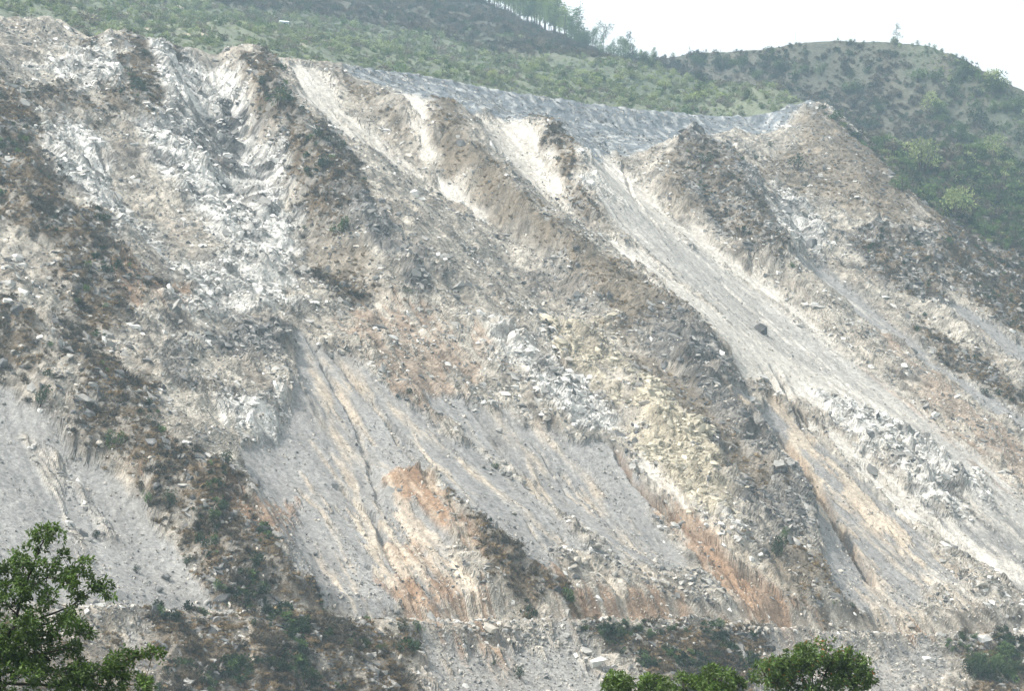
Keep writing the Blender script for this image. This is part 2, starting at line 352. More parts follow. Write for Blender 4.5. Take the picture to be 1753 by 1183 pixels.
# ------------------------------------------------------------------ the main slope: grid in slope coordinates
NS, ND = 1150, 860
corners = [hit(px, py) for px, py in ((-110,1183),(-110,600),(-110,60),(1873,1150),(1873,900),(1873,700),(1873,520),(1873,400),(1873,300),(1873,235))]
vv = np.linspace(0, 1, ND); dd = 252 + (563-252)*(vv*0.80+vv*vv*0.20)
sl = np.interp(dd, [corners[0][1], corners[1][1], corners[2][1]], [corners[0][0], corners[1][0], corners[2][0]]) - 6
rc = sorted(corners[3:], key=lambda c: c[1])
sr = np.interp(dd, [c[1] for c in rc], [c[0] for c in rc])
sl = np.where(dd < corners[0][1], corners[0][0]-6-(corners[0][1]-dd)*0.3, sl)
sr = sr + np.maximum(dd-rc[-1][1], 0)*1.0 + 8
S = (sl[:,None] + np.linspace(0,1,NS)[None,:]*(sr-sl)[:,None]).astype(np.float32)
D = np.repeat(dd[:,None], NS, 1).astype(np.float32)
N0 = fbm(S/22, D/22, 4, 3); N1 = fbm(S/6, D/6, 4, 21); N2 = fbm(S/1.6, D/1.6, 3, 55)
WS = S + 3.5*N0 + 1.8*N1 + 0.5*N2; WD = D + 4.5*fbm(S/20, D/20, 4, 31) + 2.0*fbm(S/5, D/5, 3, 37)
W = np.zeros((12,)+S.shape, np.float32); W[RUB] = 1
PN = fbm(S/7+1.7, D/9, 4, 71, 0.6)
for cls, soft, strg, patch, poly in AREAS:
    r = area_sdf(poly)
    if r is None: continue
    G, bb = r
    jr = np.nonzero((dd > bb[2]-12) & (dd < bb[3]+12))[0]
    if len(jr) == 0: continue
    a, b = jr[0], jr[-1]+1
    sdv = bil(G, WS[a:b], WD[a:b], MS0, MD0, CN)
    flow = cls in (SCR, PAL, TAN, RED)
    pm = fbm(S[a:b]/(2.6 if flow else 6)+cls*3.1, D[a:b]/(15 if flow else 8)+len(poly), 5, 100+cls+len(poly), 0.62)
    if flow: soft = soft*.6; patch = patch*1.25
    if cls == BRU: patch = patch*.6
    m = strg*sstep(-soft, soft, sdv + patch*5.0*(pm-0.10)*(1+0.6*(sdv>0)))
    m = np.minimum(m, sstep(-8, -2, sdv))
    W[:,a:b] *= (1-m)[None]; W[cls,a:b] += m

# ------------------------------------------------------------------ channels and bands running down the slope
LINES = [  # width m, depth m, class of the bed (or None), strength, pixels
 (0.8,.8,None,0,[(520,570),(545,612),(565,652),(590,690),(615,745),(640,820),(655,890)]),
 (0.8,1.3,None,0,[(533,572),(580,620),(625,680),(680,742),(720,775)]),
 (1.6,3.4,RED,.9,[(1255,672),(1285,703),(1330,745),(1375,800),(1400,845),(1420,875),(1445,922),(1475,970),(1500,1012)]),
 (1.0,1.9,None,0,[(1298,622),(1325,660),(1358,712),(1395,762),(1450,808),(1500,860),(1560,930)]),
 (1.0,1.9,None,0,[(1320,620),(1350,680),(1385,735),(1430,768),(1480,798),(1560,868),(1660,950),(1753,1020)]),
 (0.7,0.9,None,0,[(1385,740),(1440,790),(1500,848),(1580,920)]),
 (1.1,1.9,RED,.7,[(1040,755),(1080,820),(1120,860),(1170,902),(1240,962),(1310,1012),(1370,1052)]),
 (0.7,0.8,None,0,[(1060,755),(1095,815),(1150,868),(1215,930),(1290,990)]),
 (1.0,1.5,None,0,[(570,832),(590,838),(610,866),(640,884),(655,930),(690,990),(720,1040)]),
 (0.7,0.8,None,0,[(622,870),(648,900),(662,935),(690,960),(730,1010),(760,1050)]),
 (0.7,0.8,None,0,[(620,970),(650,985),(680,1020),(700,1050)]),
 (0.9,1.3,None,0,[(930,538),(945,590),(965,635),(985,650)]),
 (0.8,1.2,None,0,[(945,545),(960,585),(985,630)]),
 (0.7,0.7,None,0,[(770,650),(800,692),(835,735),(880,790)]),
 (0.8,1.0,None,0,[(1058,272),(1075,315),(1100,360),(1140,410)]),
 (0.8,1.0,None,0,[(1200,560),(1230,590),(1250,640),(1257,672)]),
 (1.0,1.2,None,0,[(165,250),(182,300),(190,330),(215,352),(240,375)]),
 (0.8,0.7,None,0,[(1240,410),(1330,480),(1420,560),(1520,650),(1620,740),(1753,850)]),
 (0.8,0.6,None,0,[(1400,640),(1480,710),(1600,800),(1700,900),(1753,960)]),
 (1.6,0.0,TAN,.75,[(518,590),(550,660),(575,740),(605,830),(630,900),(660,990)]),
 (1.3,0.0,TAN,.7,[(530,620),(560,700),(580,780),(600,860)]),
 (1.2,0.0,TAN,.7,[(545,600),(600,690),(640,790),(690,870),(730,930)]),
 (1.8,0.0,TAN,.7,[(560,600),(640,670),(720,745),(800,800),(880,870),(960,930),(1000,950)]),
 (1.2,0.0,TAN,.7,[(600,640),(690,715),(760,770),(850,840),(930,900)]),
 (1.6,0.0,TAN,.65,[(900,720),(960,775),(1010,830),(1030,860)]),
 (1.0,0.0,TAN,.6,[(1070,885),(1100,920)]),
 (2.2,0.0,TAN,.7,[(680,870),(720,910),(735,950)]),
 (1.4,0.0,TAN,.7,[(1120,820),(1190,900),(1280,975),(1390,1055)]),
 (1.2,0.0,TAN,.6,[(1440,900),(1480,960),(1520,1030)]),
 (1.5,0.0,TAN,.7,[(1480,990),(1500,1040),(1505,1085)]),
 (1.2,0.0,TAN,.6,[(1560,980),(1600,1040),(1640,1080)]),
 (1.8,0.0,PAL,.9,[(1140,400),(1250,480),(1330,530),(1420,600)]),
 (1.6,0.0,PAL,.7,[(1450,640),(1560,720),(1650,810),(1753,930)]),
 (1.2,0.0,RED,.6,[(1460,620),(1560,700),(1660,790),(1753,870)]),
 (1.3,0.0,PAL,.8,[(1400,470),(1460,520),(1520,565)]),
 (2.0,0.0,TAN,.5,[(840,700),(880,760),(950,820)]),
 (1.4,0.0,RUB,.8,[(50,770),(100,850),(130,920),(150,980)]),
 (1.6,0.0,RUB,.8,[(20,740),(90,790),(150,870),(200,940)]),
]
rl = random.Random(5)
for fan, n, col in [([(515,585),(560,600),(700,705),(900,850),(980,930),(800,870),(700,815),(760,940),(800,1040),(600,1050),(500,900),(500,700)], 46, TAN), ([(760,690),(960,765),(1110,930),(980,900),(850,790)], 16, TAN),
                    ([(1290,690),(1380,745),(1590,930),(1640,1010),(1560,1060),(1450,1030),(1395,900)], 30, TAN), ([(1110,840),(1190,910),(1390,1055),(1290,1060),(1150,920)], 20, RED),
                    ([(1400,640),(1560,720),(1753,900),(1753,990),(1560,850)], 20, PAL), ([(1010,330),(1130,390),(1440,620),(1350,610),(1150,460)], 14, PAL), ([(620,900),(700,910),(820,1045),(690,1055)], 30, RED),
                    ([(0,690),(160,800),(330,1010),(100,1020),(0,900)], 0, RUB), ([(480,110),(600,200),(740,330),(640,260)], 12, RUB)]:
    Pf = np.array(fan, np.float32); lo, hi = Pf.min(0), Pf.max(0); k = 0
    while k < n:
        x, y = rl.uniform(lo[0], hi[0]), rl.uniform(lo[1], hi[1])
        if not seg_dist(Pf, np.array([x]), np.array([y]), True)[1][0]: continue
        k += 1; s_, d_ = hit(x, y); L = rl.uniform(8, 32); dr = rl.gauss(0, .10); pts = []
        for q in range(5): pts.append((s_+dr*L*q/4+rl.gauss(0,.35), d_-L*q/4))
        LINES.append((rl.uniform(.5,1.0), rl.choice([0,0,0,.35,.6]), col, rl.uniform(.4,.8), pts, 1))
CARVE = np.zeros(S.shape, np.float32)
wig = 0.9*fbm(S/3.2, D/5, 3, 203)
for wdt, dep, cls, strg, pts, *own in LINES:
    P = np.array(pts, np.float32) if own else to_sd(pts)
    lo, hi = P.min(0)-8, P.max(0)+8
    jr = np.nonzero((dd > lo[1]) & (dd < hi[1]))[0]
    if len(jr) == 0: continue
    a, b = jr[0], jr[-1]+1
    msk = (S[a:b] > lo[0]) & (S[a:b] < hi[0])
    X = S[a:b][msk]; Y = D[a:b][msk]; wv = wig[a:b][msk]
    dist, _, tt = seg_dist(P, X+wv, Y+0.4*wv, False)
    ends = sstep(0, .08, tt)*(1-sstep(.88, 1, tt))
    wn = wdt*(1.0+0.6*fbm(X/9, Y/9, 2, 5))
    if dep:
        c = 1.35*dep*(1-sstep(wn*0.35, wn*1.05, dist))*ends*(0.6+0.8*np.clip(fbm(X/14, Y/14, 2, 9)+.5, 0, 1))
        lev = 0.25*dep*np.exp(-((dist-wn*1.5)/(0.5*wn))**2)*ends
        t = CARVE[a:b]; t[msk] = np.maximum(t[msk], c) - lev*(c < 0.05)
    if cls is not None:
        m = strg*(1-sstep(wn*0.4, wn*1.3, dist+0.7*np.abs(fbm(X/1.2, Y/7, 3, 77))))*ends*np.clip(0.55+1.3*fbm(X/2, Y/9, 3, 78), 0, 1)
        Wv = W[:,a:b]
        Wm = Wv[:,msk]*(1-m)[None]; Wm[cls] += m; Wv[:,msk] = Wm

# ------------------------------------------------------------------ medium and fine relief by ground kind
amp_block = np.array([.62,.03,.10,1.0,1.05,.65,.14,.30,.85,.30,.55,.4], np.float32)
amp_soft  = np.array([.45,.05,.12,.8,.8,.9,.25,.35,.8,.3,.6,.7], np.float32)
AB = np.tensordot(amp_block, W, 1); ASF = np.tensordot(amp_soft, W, 1)
th = math.radians(-28); ct, st_ = math.cos(th), math.sin(th)      # strike of the bedding across the slope
wa = 2.2*fbm(S/14, D/14, 3, 400); wb = 2.2*fbm(S/14, D/14, 3, 410)
BX = (S+wa)*ct + (D+wb)*st_; BY = -(S+wa)*st_ + (D+wb)*ct
def blocks(lx, ly, seed, jit, cap, tilt, k, warp=0):
    """crowded angular blocks: each a tilted flat top with sloping sides, the highest one showing"""
    x = BX/lx+warp; y = BY/ly+warp
    xi = np.floor(x).astype(np.int64); yi = np.floor(y).astype(np.int64)
    best = np.full(x.shape, -9, np.float32); cid = np.zeros(x.shape, np.float32)
    for a in (-1, 0, 1):
        for b in (-1, 0, 1):
            cx, cy = xi+a, yi+b
            vx = (x - cx - _h(cx, cy, seed)).astype(np.float32); vy = (y - cy - _h(cx, cy, seed+5)).astype(np.float32)
            r = _h(cx, cy, seed+9); an = (_h(cx, cy, seed+13)-.5)*2*jit
            co, si = np.cos(an), np.sin(an); ux = vx*co+vy*si; uy = -vx*si+vy*co
            w = .35+.5*_h(cx, cy, seed+17); 
            bd = np.maximum(np.abs(ux)/(1.15*w+.25), np.abs(uy)/(w+.15))
            top = cap*(r-.35) + tilt*(ux*(_h(cx, cy, seed+21)-.5)*2 + uy*(_h(cx, cy, seed+25)-.25)*2)
            h = np.minimum(top, top*.3 + k*(1.0-bd))
            new = h > best; best = np.where(new, h, best); cid = np.where(new, r*7.3%1, cid)
    return best, cid
h1, CID1 = blocks(7.5, 4.0, 500, .35, 2.0, 1.5, 3.4)
h2, CID2 = blocks(3.4, 1.9, 520, .45, 1.5, 1.0, 2.3, .2*N1)
h3, CID3 = blocks(1.8, 1.2, 540, .8, .85, .60, 1.3)
h4, CID4 = blocks(1.0, .75, 560, 1.5, .40, .32, .65)
h0, CID0 = blocks(17, 9, 480, .5, 4.2, 3.0, 7.5)
crag = W[DRK]+.8*W[BRU]+.6*W[WHT]+.5*W[YEL]+.25*W[RUB]+.35*W[DRY]
lum = np.clip(.6+1.5*fbm(S/11, D/11, 3, 590), .15, 1.3)       # some beds stand proud, others lie under debris
HB = lum*(1.25*h1 + 1.1*h2) + h3 + .8*h4
HS = 2.2*fbm(S/17, D/30, 5, 600, .55) + 0.5*ridged(S/10, D/30, 4, 620)
RILL = ridged(S/2.2+0.9*N1, D/26, 3, 640)
near_road = 1-sstep(3, 8, np.abs(D-droad(S)-1))
H = .55*crag*np.clip(.5+1.3*fbm(S/26, D/26, 2, 594), 0, 1.2)*h0 + AB*HB + ASF*HS*1.1 + 0.10*W[SCR]*RILL + 0.15*(W[PAL]+W[TAN]+W[RED])*RILL*(1-near_road) + 0.07*(W[SCR]+W[PAL])*N2 + 0.10*N2
H = H*(1-0.55*near_road)
CARVE *= sstep(2.5, 8, D-droad(S))
# loose berm of debris on the outer edge of the track
qr = D - droad(S)
H += np.clip(.35+1.1*fbm(S/7, D/7, 3, 660), 0, 1.2)*np.exp(-((qr+2.0)/1.0)**2) + .5*np.clip(fbm(S/5, D/5, 3, 665), 0, 1)*np.exp(-((qr-2.5)/1.6)**2)
fade = sstep(-3, 1, D-dcrest(S))
H = H*(1-0.35*fade)
Z = zmacro(S, D) + 0.88*H - CARVE - 1.5*sstep(0.5, 6, D-dcrest(S))
Xw, Yw = xy_of(S - 0.0*H, D - 0.42*H)          # relief stands out along the normal of the slope

# ------------------------------------------------------------------ ground colours (albedo of each kind, varied block by block)
def lerp(a, b, t): return np.array(a, np.float32)[:,None,None]*(1-t)[None] + np.array(b, np.float32)[:,None,None]*t[None]
u1 = np.clip(.5+.9*N0, 0, 1); u2 = np.clip(.5+.9*N1, 0, 1); u3 = np.clip(.5+1.0*N2, 0, 1)
PNs = np.clip(.5+1.1*PN, 0, 1)
STK = np.clip(.5+1.0*fbm(S/1.3+.4*N1, D/24, 4, 700), 0, 1)
bed = np.clip(.5+1.15*fbm(BX/16, BY/1.5, 4, 745, .6), 0, 1)        # pale and dark beds of the rock
rk = np.clip(-.08+.30*CID2+.30*CID3+.16*CID4+.3*(CID1-.5)+.36*bed, 0, 1)
cols = [None]*12
cols[RUB] = lerp((.085,.074,.061),(.415,.375,.315), np.clip(.75*rk+.35*u3+.4*PNs-.20,0,1))
cols[SCR] = lerp((.155,.150,.141),(.255,.246,.231), np.clip(.5*STK+.3*u2+.25*u3,0,1))
cols[PAL] = lerp((.27,.248,.217),(.52,.485,.43), np.clip(.55*STK+.4*u2+.1*u3,0,1))
cols[WHT] = lerp((.075,.071,.065),(.62,.595,.55), np.clip(1.45*rk+.4*u2-.34,0,1))
cols[DRK] = lerp((.050,.048,.045),(.25,.235,.212), np.clip(1.15*rk+.2*u2-.35,0,1))
br = lerp((.046,.038,.028),(.15,.110,.069), np.clip(.55*u2+.5*PNs+.25*u3-.15,0,1))
rocky = sstep(.50,.62,.6*CID2+.4*u2+.35*(CID3-.5))
cols[BRU] = br*(1-.55*rocky)[None] + lerp((.12,.115,.105),(.34,.32,.285), rk)*(.55*rocky)[None]
cols[TAN] = lerp((.29,.235,.178),(.49,.42,.33), np.clip(.6*STK+.4*u2,0,1))
cols[RED] = lerp((.135,.083,.052),(.30,.205,.135), np.clip(.4*STK+.4*u2+.3*u3-.05,0,1))
cols[YEL] = lerp((.15,.128,.093),(.44,.385,.29), np.clip(.9*rk+.4*u2-.15,0,1))
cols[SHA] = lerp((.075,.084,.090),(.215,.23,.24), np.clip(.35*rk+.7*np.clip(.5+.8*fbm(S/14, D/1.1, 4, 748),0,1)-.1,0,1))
cols[DRY] = lerp((.070,.058,.043),(.22,.18,.132), np.clip(.45*u2+.4*rk+.3*u3-.1,0,1))
cols[GRN] = lerp((.05,.06,.03),(.12,.13,.06), u2)
warm = sstep(-.1,.45,fbm(S/9+3, D/14, 5, 771, .6))*(.24*W[RUB]+.08*W[WHT]+.14*W[DRK]+.06*W[SCR])       # brown soil washed through the debris
COL = np.zeros((3,)+S.shape, np.float32)
for k in range(12): COL += cols[k]*W[k][None]
COL = COL*(1-warm)[None] + lerp((.17,.128,.090),(.32,.25,.185), u3)*warm[None]
# long stains down the fall line and broad tonal drift
COL *= (0.90+0.20*np.clip(.5+.8*fbm(S/6+.5*N0, D/70, 3, 730),0,1))[None]
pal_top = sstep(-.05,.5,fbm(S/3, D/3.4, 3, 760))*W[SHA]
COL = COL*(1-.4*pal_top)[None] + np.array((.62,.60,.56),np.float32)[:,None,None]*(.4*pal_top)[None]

# ------------------------------------------------------------------ materials
def mat(name): 
    m = bpy.data.materials.new(name); m.use_nodes = True
    return m, m.node_tree, m.node_tree.nodes['Principled BSDF']
def ground_mat(name, fine=.35, bump=.5, scales=(1.1, 4.5)):
    m, n, b = mat(name)
    at = n.nodes.new('ShaderNodeAttribute'); at.attribute_name = 'ground_colour'
    tc = n.nodes.new('ShaderNodeTexCoord')
    n1 = n.nodes.new('ShaderNodeTexNoise'); n1.inputs['Scale'].default_value = scales[0]; n1.inputs['Detail'].default_value = 6; n1.inputs['Roughness'].default_value = .7
    v = n.nodes.new('ShaderNodeTexVoronoi'); v.inputs['Scale'].default_value = scales[1]
    n.links.new(tc.outputs['Object'], n1.inputs['Vector']); n.links.new(tc.outputs['Object'], v.inputs['Vector'])
    mr = n.nodes.new('ShaderNodeMapRange'); mr.inputs[1].default_value = .3; mr.inputs[2].default_value = .7; mr.inputs[3].default_value = 1-fine; mr.inputs[4].default_value = 1+fine
    n.links.new(n1.outputs[0], mr.inputs[0])
    sp = n.nodes.new('ShaderNodeSeparateColor'); n.links.new(v.outputs['Color'], sp.inputs[0])
    mr2 = n.nodes.new('ShaderNodeMapRange'); mr2.inputs[3].default_value = 1-.6*fine; mr2.inputs[4].default_value = 1+.6*fine
    n.links.new(sp.outputs[0], mr2.inputs[0])
    mu = n.nodes.new('ShaderNodeMath'); mu.operation = 'MULTIPLY'; n.links.new(mr.outputs[0], mu.inputs[0]); n.links.new(mr2.outputs[0], mu.inputs[1])
    vm = n.nodes.new('ShaderNodeVectorMath'); vm.operation = 'SCALE'
    n.links.new(at.outputs['Color'], vm.inputs[0]); n.links.new(mu.outputs[0], vm.inputs['Scale'])
    n.links.new(vm.outputs[0], b.inputs['Base Color'])
    b.inputs['Roughness'].default_value = .95; b.inputs['Specular IOR Level'].default_value = .15
    ad = n.nodes.new('ShaderNodeMath'); ad.operation = 'ADD'
    n.links.new(n1.outputs[0], ad.inputs[0]); n.links.new(v.outputs['Distance'], ad.inputs[1])
    bp = n.nodes.new('ShaderNodeBump'); bp.inputs['Strength'].default_value = bump; bp.inputs['Distance'].default_value = .35
    ms = n.nodes.new('ShaderNodeMath'); ms.operation = 'MULTIPLY'; ms.inputs[1].default_value = bump
    n.links.new(at.outputs['Alpha'], ms.inputs[0]); n.links.new(ms.outputs[0], bp.inputs['Strength'])
    n.links.new(ad.outputs[0], bp.inputs['Height']); n.links.new(bp.outputs[0], b.inputs['Normal'])
    return m
M_SLOPE = ground_mat('slope_ground'); M_HILL = ground_mat('hillside_ground', .3, .4, (.5, 1.2))
def simple(name, col, rough=.9, var=.3, scale=2.0, obj_rand=.25, trans=0.0):
    m, n, b = mat(name)
    tc = n.nodes.new('ShaderNodeTexCoord'); n1 = n.nodes.new('ShaderNodeTexNoise'); n1.inputs['Scale'].default_value = scale; n1.inputs['Detail'].default_value = 4
    n.links.new(tc.outputs['Object'], n1.inputs['Vector'])
    oi = n.nodes.new('ShaderNodeObjectInfo')
    mr = n.nodes.new('ShaderNodeMapRange'); mr.inputs[1].default_value = .3; mr.inputs[2].default_value = .7; mr.inputs[3].default_value = 1-var; mr.inputs[4].default_value = 1+var
    n.links.new(n1.outputs[0], mr.inputs[0])
    m2 = n.nodes.new('ShaderNodeMapRange'); m2.inputs[3].default_value = 1-obj_rand; m2.inputs[4].default_value = 1+obj_rand
    n.links.new(oi.outputs['Random'], m2.inputs[0])
    mu = n.nodes.new('ShaderNodeMath'); mu.operation = 'MULTIPLY'; n.links.new(mr.outputs[0], mu.inputs[0]); n.links.new(m2.outputs[0], mu.inputs[1])
    vm = n.nodes.new('ShaderNodeVectorMath'); vm.operation = 'SCALE'; vm.inputs[0].default_value = col
    n.links.new(mu.outputs[0], vm.inputs['Scale']); n.links.new(vm.outputs[0], b.inputs['Base Color'])
    b.inputs['Roughness'].default_value = rough; b.inputs['Specular IOR Level'].default_value = .2
    if trans:
        out = n.nodes['Material Output']; tr = n.nodes.new('ShaderNodeBsdfTranslucent'); mx = n.nodes.new('ShaderNodeMixShader')
        vm2 = n.nodes.new('ShaderNodeVectorMath'); vm2.operation = 'MULTIPLY'; vm2.inputs[1].default_value = (1.2, 1.3, .5)
        n.links.new(vm.outputs[0], vm2.inputs[0]); n.links.new(vm2.outputs[0], tr.inputs[0])
        mx.inputs[0].default_value = trans
        n.links.new(b.outputs[0], mx.inputs[1]); n.links.new(tr.outputs[0], mx.inputs[2]); n.links.new(mx.outputs[0], out.inputs[0])
    return m
M_STONE_PALE = simple('pale_stone', (.39,.352,.30), .95, .3, 1.2, .25)
M_STONE_GREY = simple('grey_stone', (.25,.238,.218), .95, .3, 1.2, .3)
M_STONE_DARK = simple('dark_stone', (.125,.122,.117), .95, .4, 1.2, .35)
M_BARK = simple('bark', (.085,.065,.05), .95, .3, 6, .2)
M_BARK_DARK = simple('dark_bark', (.035,.028,.022), .95, .3, 8, .2)
M_TWIG = simple('dry_twigs', (.105,.088,.062), .95, .3, 3, .5)
M_GRASS = simple('dry_grass', (.20,.145,.082), .9, .3, 3, .5)
M_LEAF_DARK = simple('shrub_leaves', (.038,.055,.026), .8, .35, 2, .45, .15)
M_LEAF_MID = simple('bright_shrub_leaves', (.085,.125,.045), .8, .35, 2, .4, .2)
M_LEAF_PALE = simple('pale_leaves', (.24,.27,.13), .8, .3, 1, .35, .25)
M_LEAF_GREY = simple('grey_green_leaves', (.13,.15,.09), .8, .3, 1, .35, .2)
M_HILL_A = simple('hill_leaves', (.25,.28,.165), .8, .25, 1, .25, .2); M_HILL_B = simple('hill_grey_leaves', (.17,.19,.125), .8, .25, 1, .25, .2); M_HILL_C = simple('hill_dry_twigs', (.17,.15,.11), .9, .25, 1, .25)
M_PINE = simple('pine_needles', (.075,.12,.055), .8, .35, 1, .3, .2)
M_LEAF_FORE = simple('tree_leaves', (.068,.112,.026), .42, .6, 1.6, .0, .25)
M_LEAF_FORE2 = simple('round_tree_leaves', (.075,.118,.03), .42, .6, 1.6, .0, .25)
M_LEAF_RUST = simple('rusty_leaves', (.25,.10,.035), .6, .3, 2, .2, .2)

def mesh_np(name, V, Fq, smooth=True):
    me = bpy.data.meshes.new(name)
    n, f, k = len(V), len(Fq), Fq.shape[1]
    me.vertices.add(n); me.vertices.foreach_set('co', np.ascontiguousarray(V, np.float32).ravel())
    me.loops.add(f*k); me.loops.foreach_set('vertex_index', np.ascontiguousarray(Fq, np.int32).ravel())
    me.polygons.add(f); me.polygons.foreach_set('loop_start', np.arange(0, f*k, k, dtype=np.int32))
    me.polygons.foreach_set('loop_total', np.full(f, k, np.int32))
    me.polygons.foreach_set('use_smooth', np.full(f, smooth, bool))
    me.update(calc_edges=True)
    return me
def link(name, me, m=None, parent=None):
    o = bpy.data.objects.new(name, me); C.objects.link(o)
    if m is not None and me is not None and len(me.materials) == 0: me.materials.append(m)
    if parent: o.parent = parent
    return o
def tag(o, label=None, cat=None, group=None, kind=None):
    if label: o['label'] = label
    if cat: o['category'] = cat
    if group: o['group'] = group
    if kind: o['kind'] = kind
    return o
def grid_mesh(name, X, Y, Zz, Cc, keep, m, smooth=True, rough=None):
    nd, ns = X.shape
    idx = np.arange(nd*ns).reshape(nd, ns)
    q = np.stack([idx[:-1,:-1], idx[:-1,1:], idx[1:,1:], idx[1:,:-1]], -1).reshape(-1, 4)
    kf = (keep[:-1,:-1] & keep[1:,1:]).ravel(); q = q[kf]
    used = np.zeros(nd*ns, bool); used[q.ravel()] = True
    rem = np.cumsum(used)-1
    V = np.stack([X.ravel(), Y.ravel(), Zz.ravel()], -1)[used]
    me = mesh_np(name, V, rem[q], smooth)
    a = me.color_attributes.new('ground_colour', 'FLOAT_COLOR', 'POINT')
    cc = np.ones((used.sum(), 4), np.float32); cc[:,:3] = Cc.reshape(3, -1).T[used]
    if rough is not None: cc[:,3] = rough.ravel()[used]
    a.data.foreach_set('color', cc.ravel())
    return tag(link(name, me, m), kind='structure')
slope = grid_mesh('landslide_slope', Xw, Yw, Z, COL, D < dcrest(S)+7, M_SLOPE, False, np.tensordot(np.array([1,.22,.4,1,1,1,.5,.7,1,1,1,1], np.float32), W, 1))

# ------------------------------------------------------------------ upper hillside behind the crest
HN_S, HN_D = 620, 260
hs = np.linspace(120, 900, HN_S); hv = np.linspace(0, 1, HN_D)
HSs = np.repeat(hs[None,:], HN_D, 0); e0 = dcrest(hs)+1.5; e1 = dsky(hs)+70
HD = e0[None,:] + (e1-e0)[None,:]*hv[:,None]
hn0 = fbm(HSs/60, HD/60, 4, 801); hn1 = fbm(HSs/14, HD/14, 4, 811); hn2 = fbm(HSs/4, HD/4, 3, 821)
hx, hy = xy_of(HSs, HD)
rise = sstep(0, 25, HD-dcrest(HSs))
skyw = np.exp(-((HD-dsky(HSs))/16)**2)
HZ = zmacro(HSs, HD) - .25*(1-rise) + rise*(1-.6*skyw)*(5*ridged(HSs/70, HD/160, 4, 831)-1.5 + 2.0*hn0 + .9*hn1) + .35*hn2
ut = np.clip(.5+.8*hn0+.5*hn1, 0, 1)
fr = np.clip((HD-dcrest(HSs))/np.maximum(dsky(HSs)-dcrest(HSs), 40), 0, 1.2)
def l2(a,b,t): return np.array(a)[:,None,None]*(1-t)[None]+np.array(b)[:,None,None]*t[None]
HC = l2((.068,.080,.056),(.115,.125,.085), ut)
dark_hill = sstep(.28,.5,fr+.18*hn0)*(1-sstep(560,640,HSs))*(1-sstep(.97,1.03,fr))  # band of darker ground and growth on the upper hill
HC = HC*(1-.75*dark_hill)[None] + l2((.045,.042,.038),(.085,.072,.06),ut)*(.75*dark_hill)[None]
dryw = sstep(500,600,HSs)*np.clip(.55+1.0*hn1,0,1)
HC = HC*(1-.9*dryw)[None] + l2((.046,.043,.034),(.085,.074,.055),np.clip(.5+.9*hn1,0,1))*(.9*dryw)[None]
bare = sstep(.25,.45,hn1+.3*hn0)*sstep(200,210,HSs)*(1-sstep(300,330,HSs))*.6
HC = HC*(1-bare)[None] + l2((.32,.26,.20),(.42,.36,.28),ut)*bare[None]
grid_mesh('upper_hillside', hx, hy, HZ, HC.astype(np.float32), np.ones(HSs.shape, bool), M_HILL, True)

# ------------------------------------------------------------------ ground sheet: valley floor, river bank, the near side under the foreground trees
def near_z(x, y):
    return np.where(y < 20, -3.0-0.02*np.maximum(-y,0)*0, np.maximum(-3.0-(y-20)*0.115, RIVER_Z-2.0))
def rows(lo, hi, n): return np.linspace(lo, hi, n)
gy = np.concatenate([[-6000,-3000,-1000,-300,-80], rows(-40, 300, 120), [420,700,1200,2500,5000,9000]])
gx = np.concatenate([[-9000,-4000,-1500,-600,-260], rows(-200, 320, 120), [420,700,1500,4000,9000]])
GX, GY = np.meshgrid(gx, gy)
gn = fbm(GX/25, GY/25, 4, 901)
GZ = near_z(GX, GY) + 1.2*gn*(np.abs(GX) < 500)*(GY < 230)
GC = l2((.07,.08,.04),(.20,.19,.16), np.clip(.5+gn+.5*sstep(180,235,GY),0,1))
grid_mesh('valley_ground', GX, GY, GZ, GC.astype(np.float32), np.ones(GX.shape, bool), M_SLOPE, True)
m, n, b = mat('river_water'); b.inputs['Base Color'].default_value = (.10,.15,.14,1); b.inputs['Roughness'].default_value = .12
nn = n.nodes.new('ShaderNodeTexNoise'); nn.inputs['Scale'].default_value = .6; bb = n.nodes.new('ShaderNodeBump'); bb.inputs['Strength'].default_value = .3
n.links.new(nn.outputs[0], bb.inputs['Height']); n.links.new(bb.outputs[0], b.inputs['Normal'])
rv = []
for t in rows(-1, 1, 41):
    s_ = 180+t*420
    for off in (-34, -6): 
        x_, y_ = xy_of(s_, 236+off*0.55-8*math.sin(t*3)); rv.append((x_, y_, RIVER_Z-1.0))
rv = np.array(rv); fq = np.array([[2*i, 2*i+1, 2*i+3, 2*i+2] for i in range(40)])
tag(link('river', mesh_np('river', rv, fq), m), kind='structure')
# the track: a strip of packed gravel on the bench
rs = np.linspace(sl.min()+20, 440, 300); tv = []
for s_ in rs:
    for off in (-1.6, -.4, .9, 2.1):
        x_, y_ = xy_of(s_, float(droad(s_))+off); tv.append((x_, y_, float(zroad(s_))+.16-.03*abs(off)))
fq = np.array([[4*i+j, 4*i+4+j, 4*i+5+j, 4*i+1+j] for i in range(299) for j in range(3)])
tag(link('dirt_track', mesh_np('dirt_track', np.array(tv), fq), simple('track_gravel', (.26,.24,.21), .95, .25, 1.5, 0)), kind='structure')

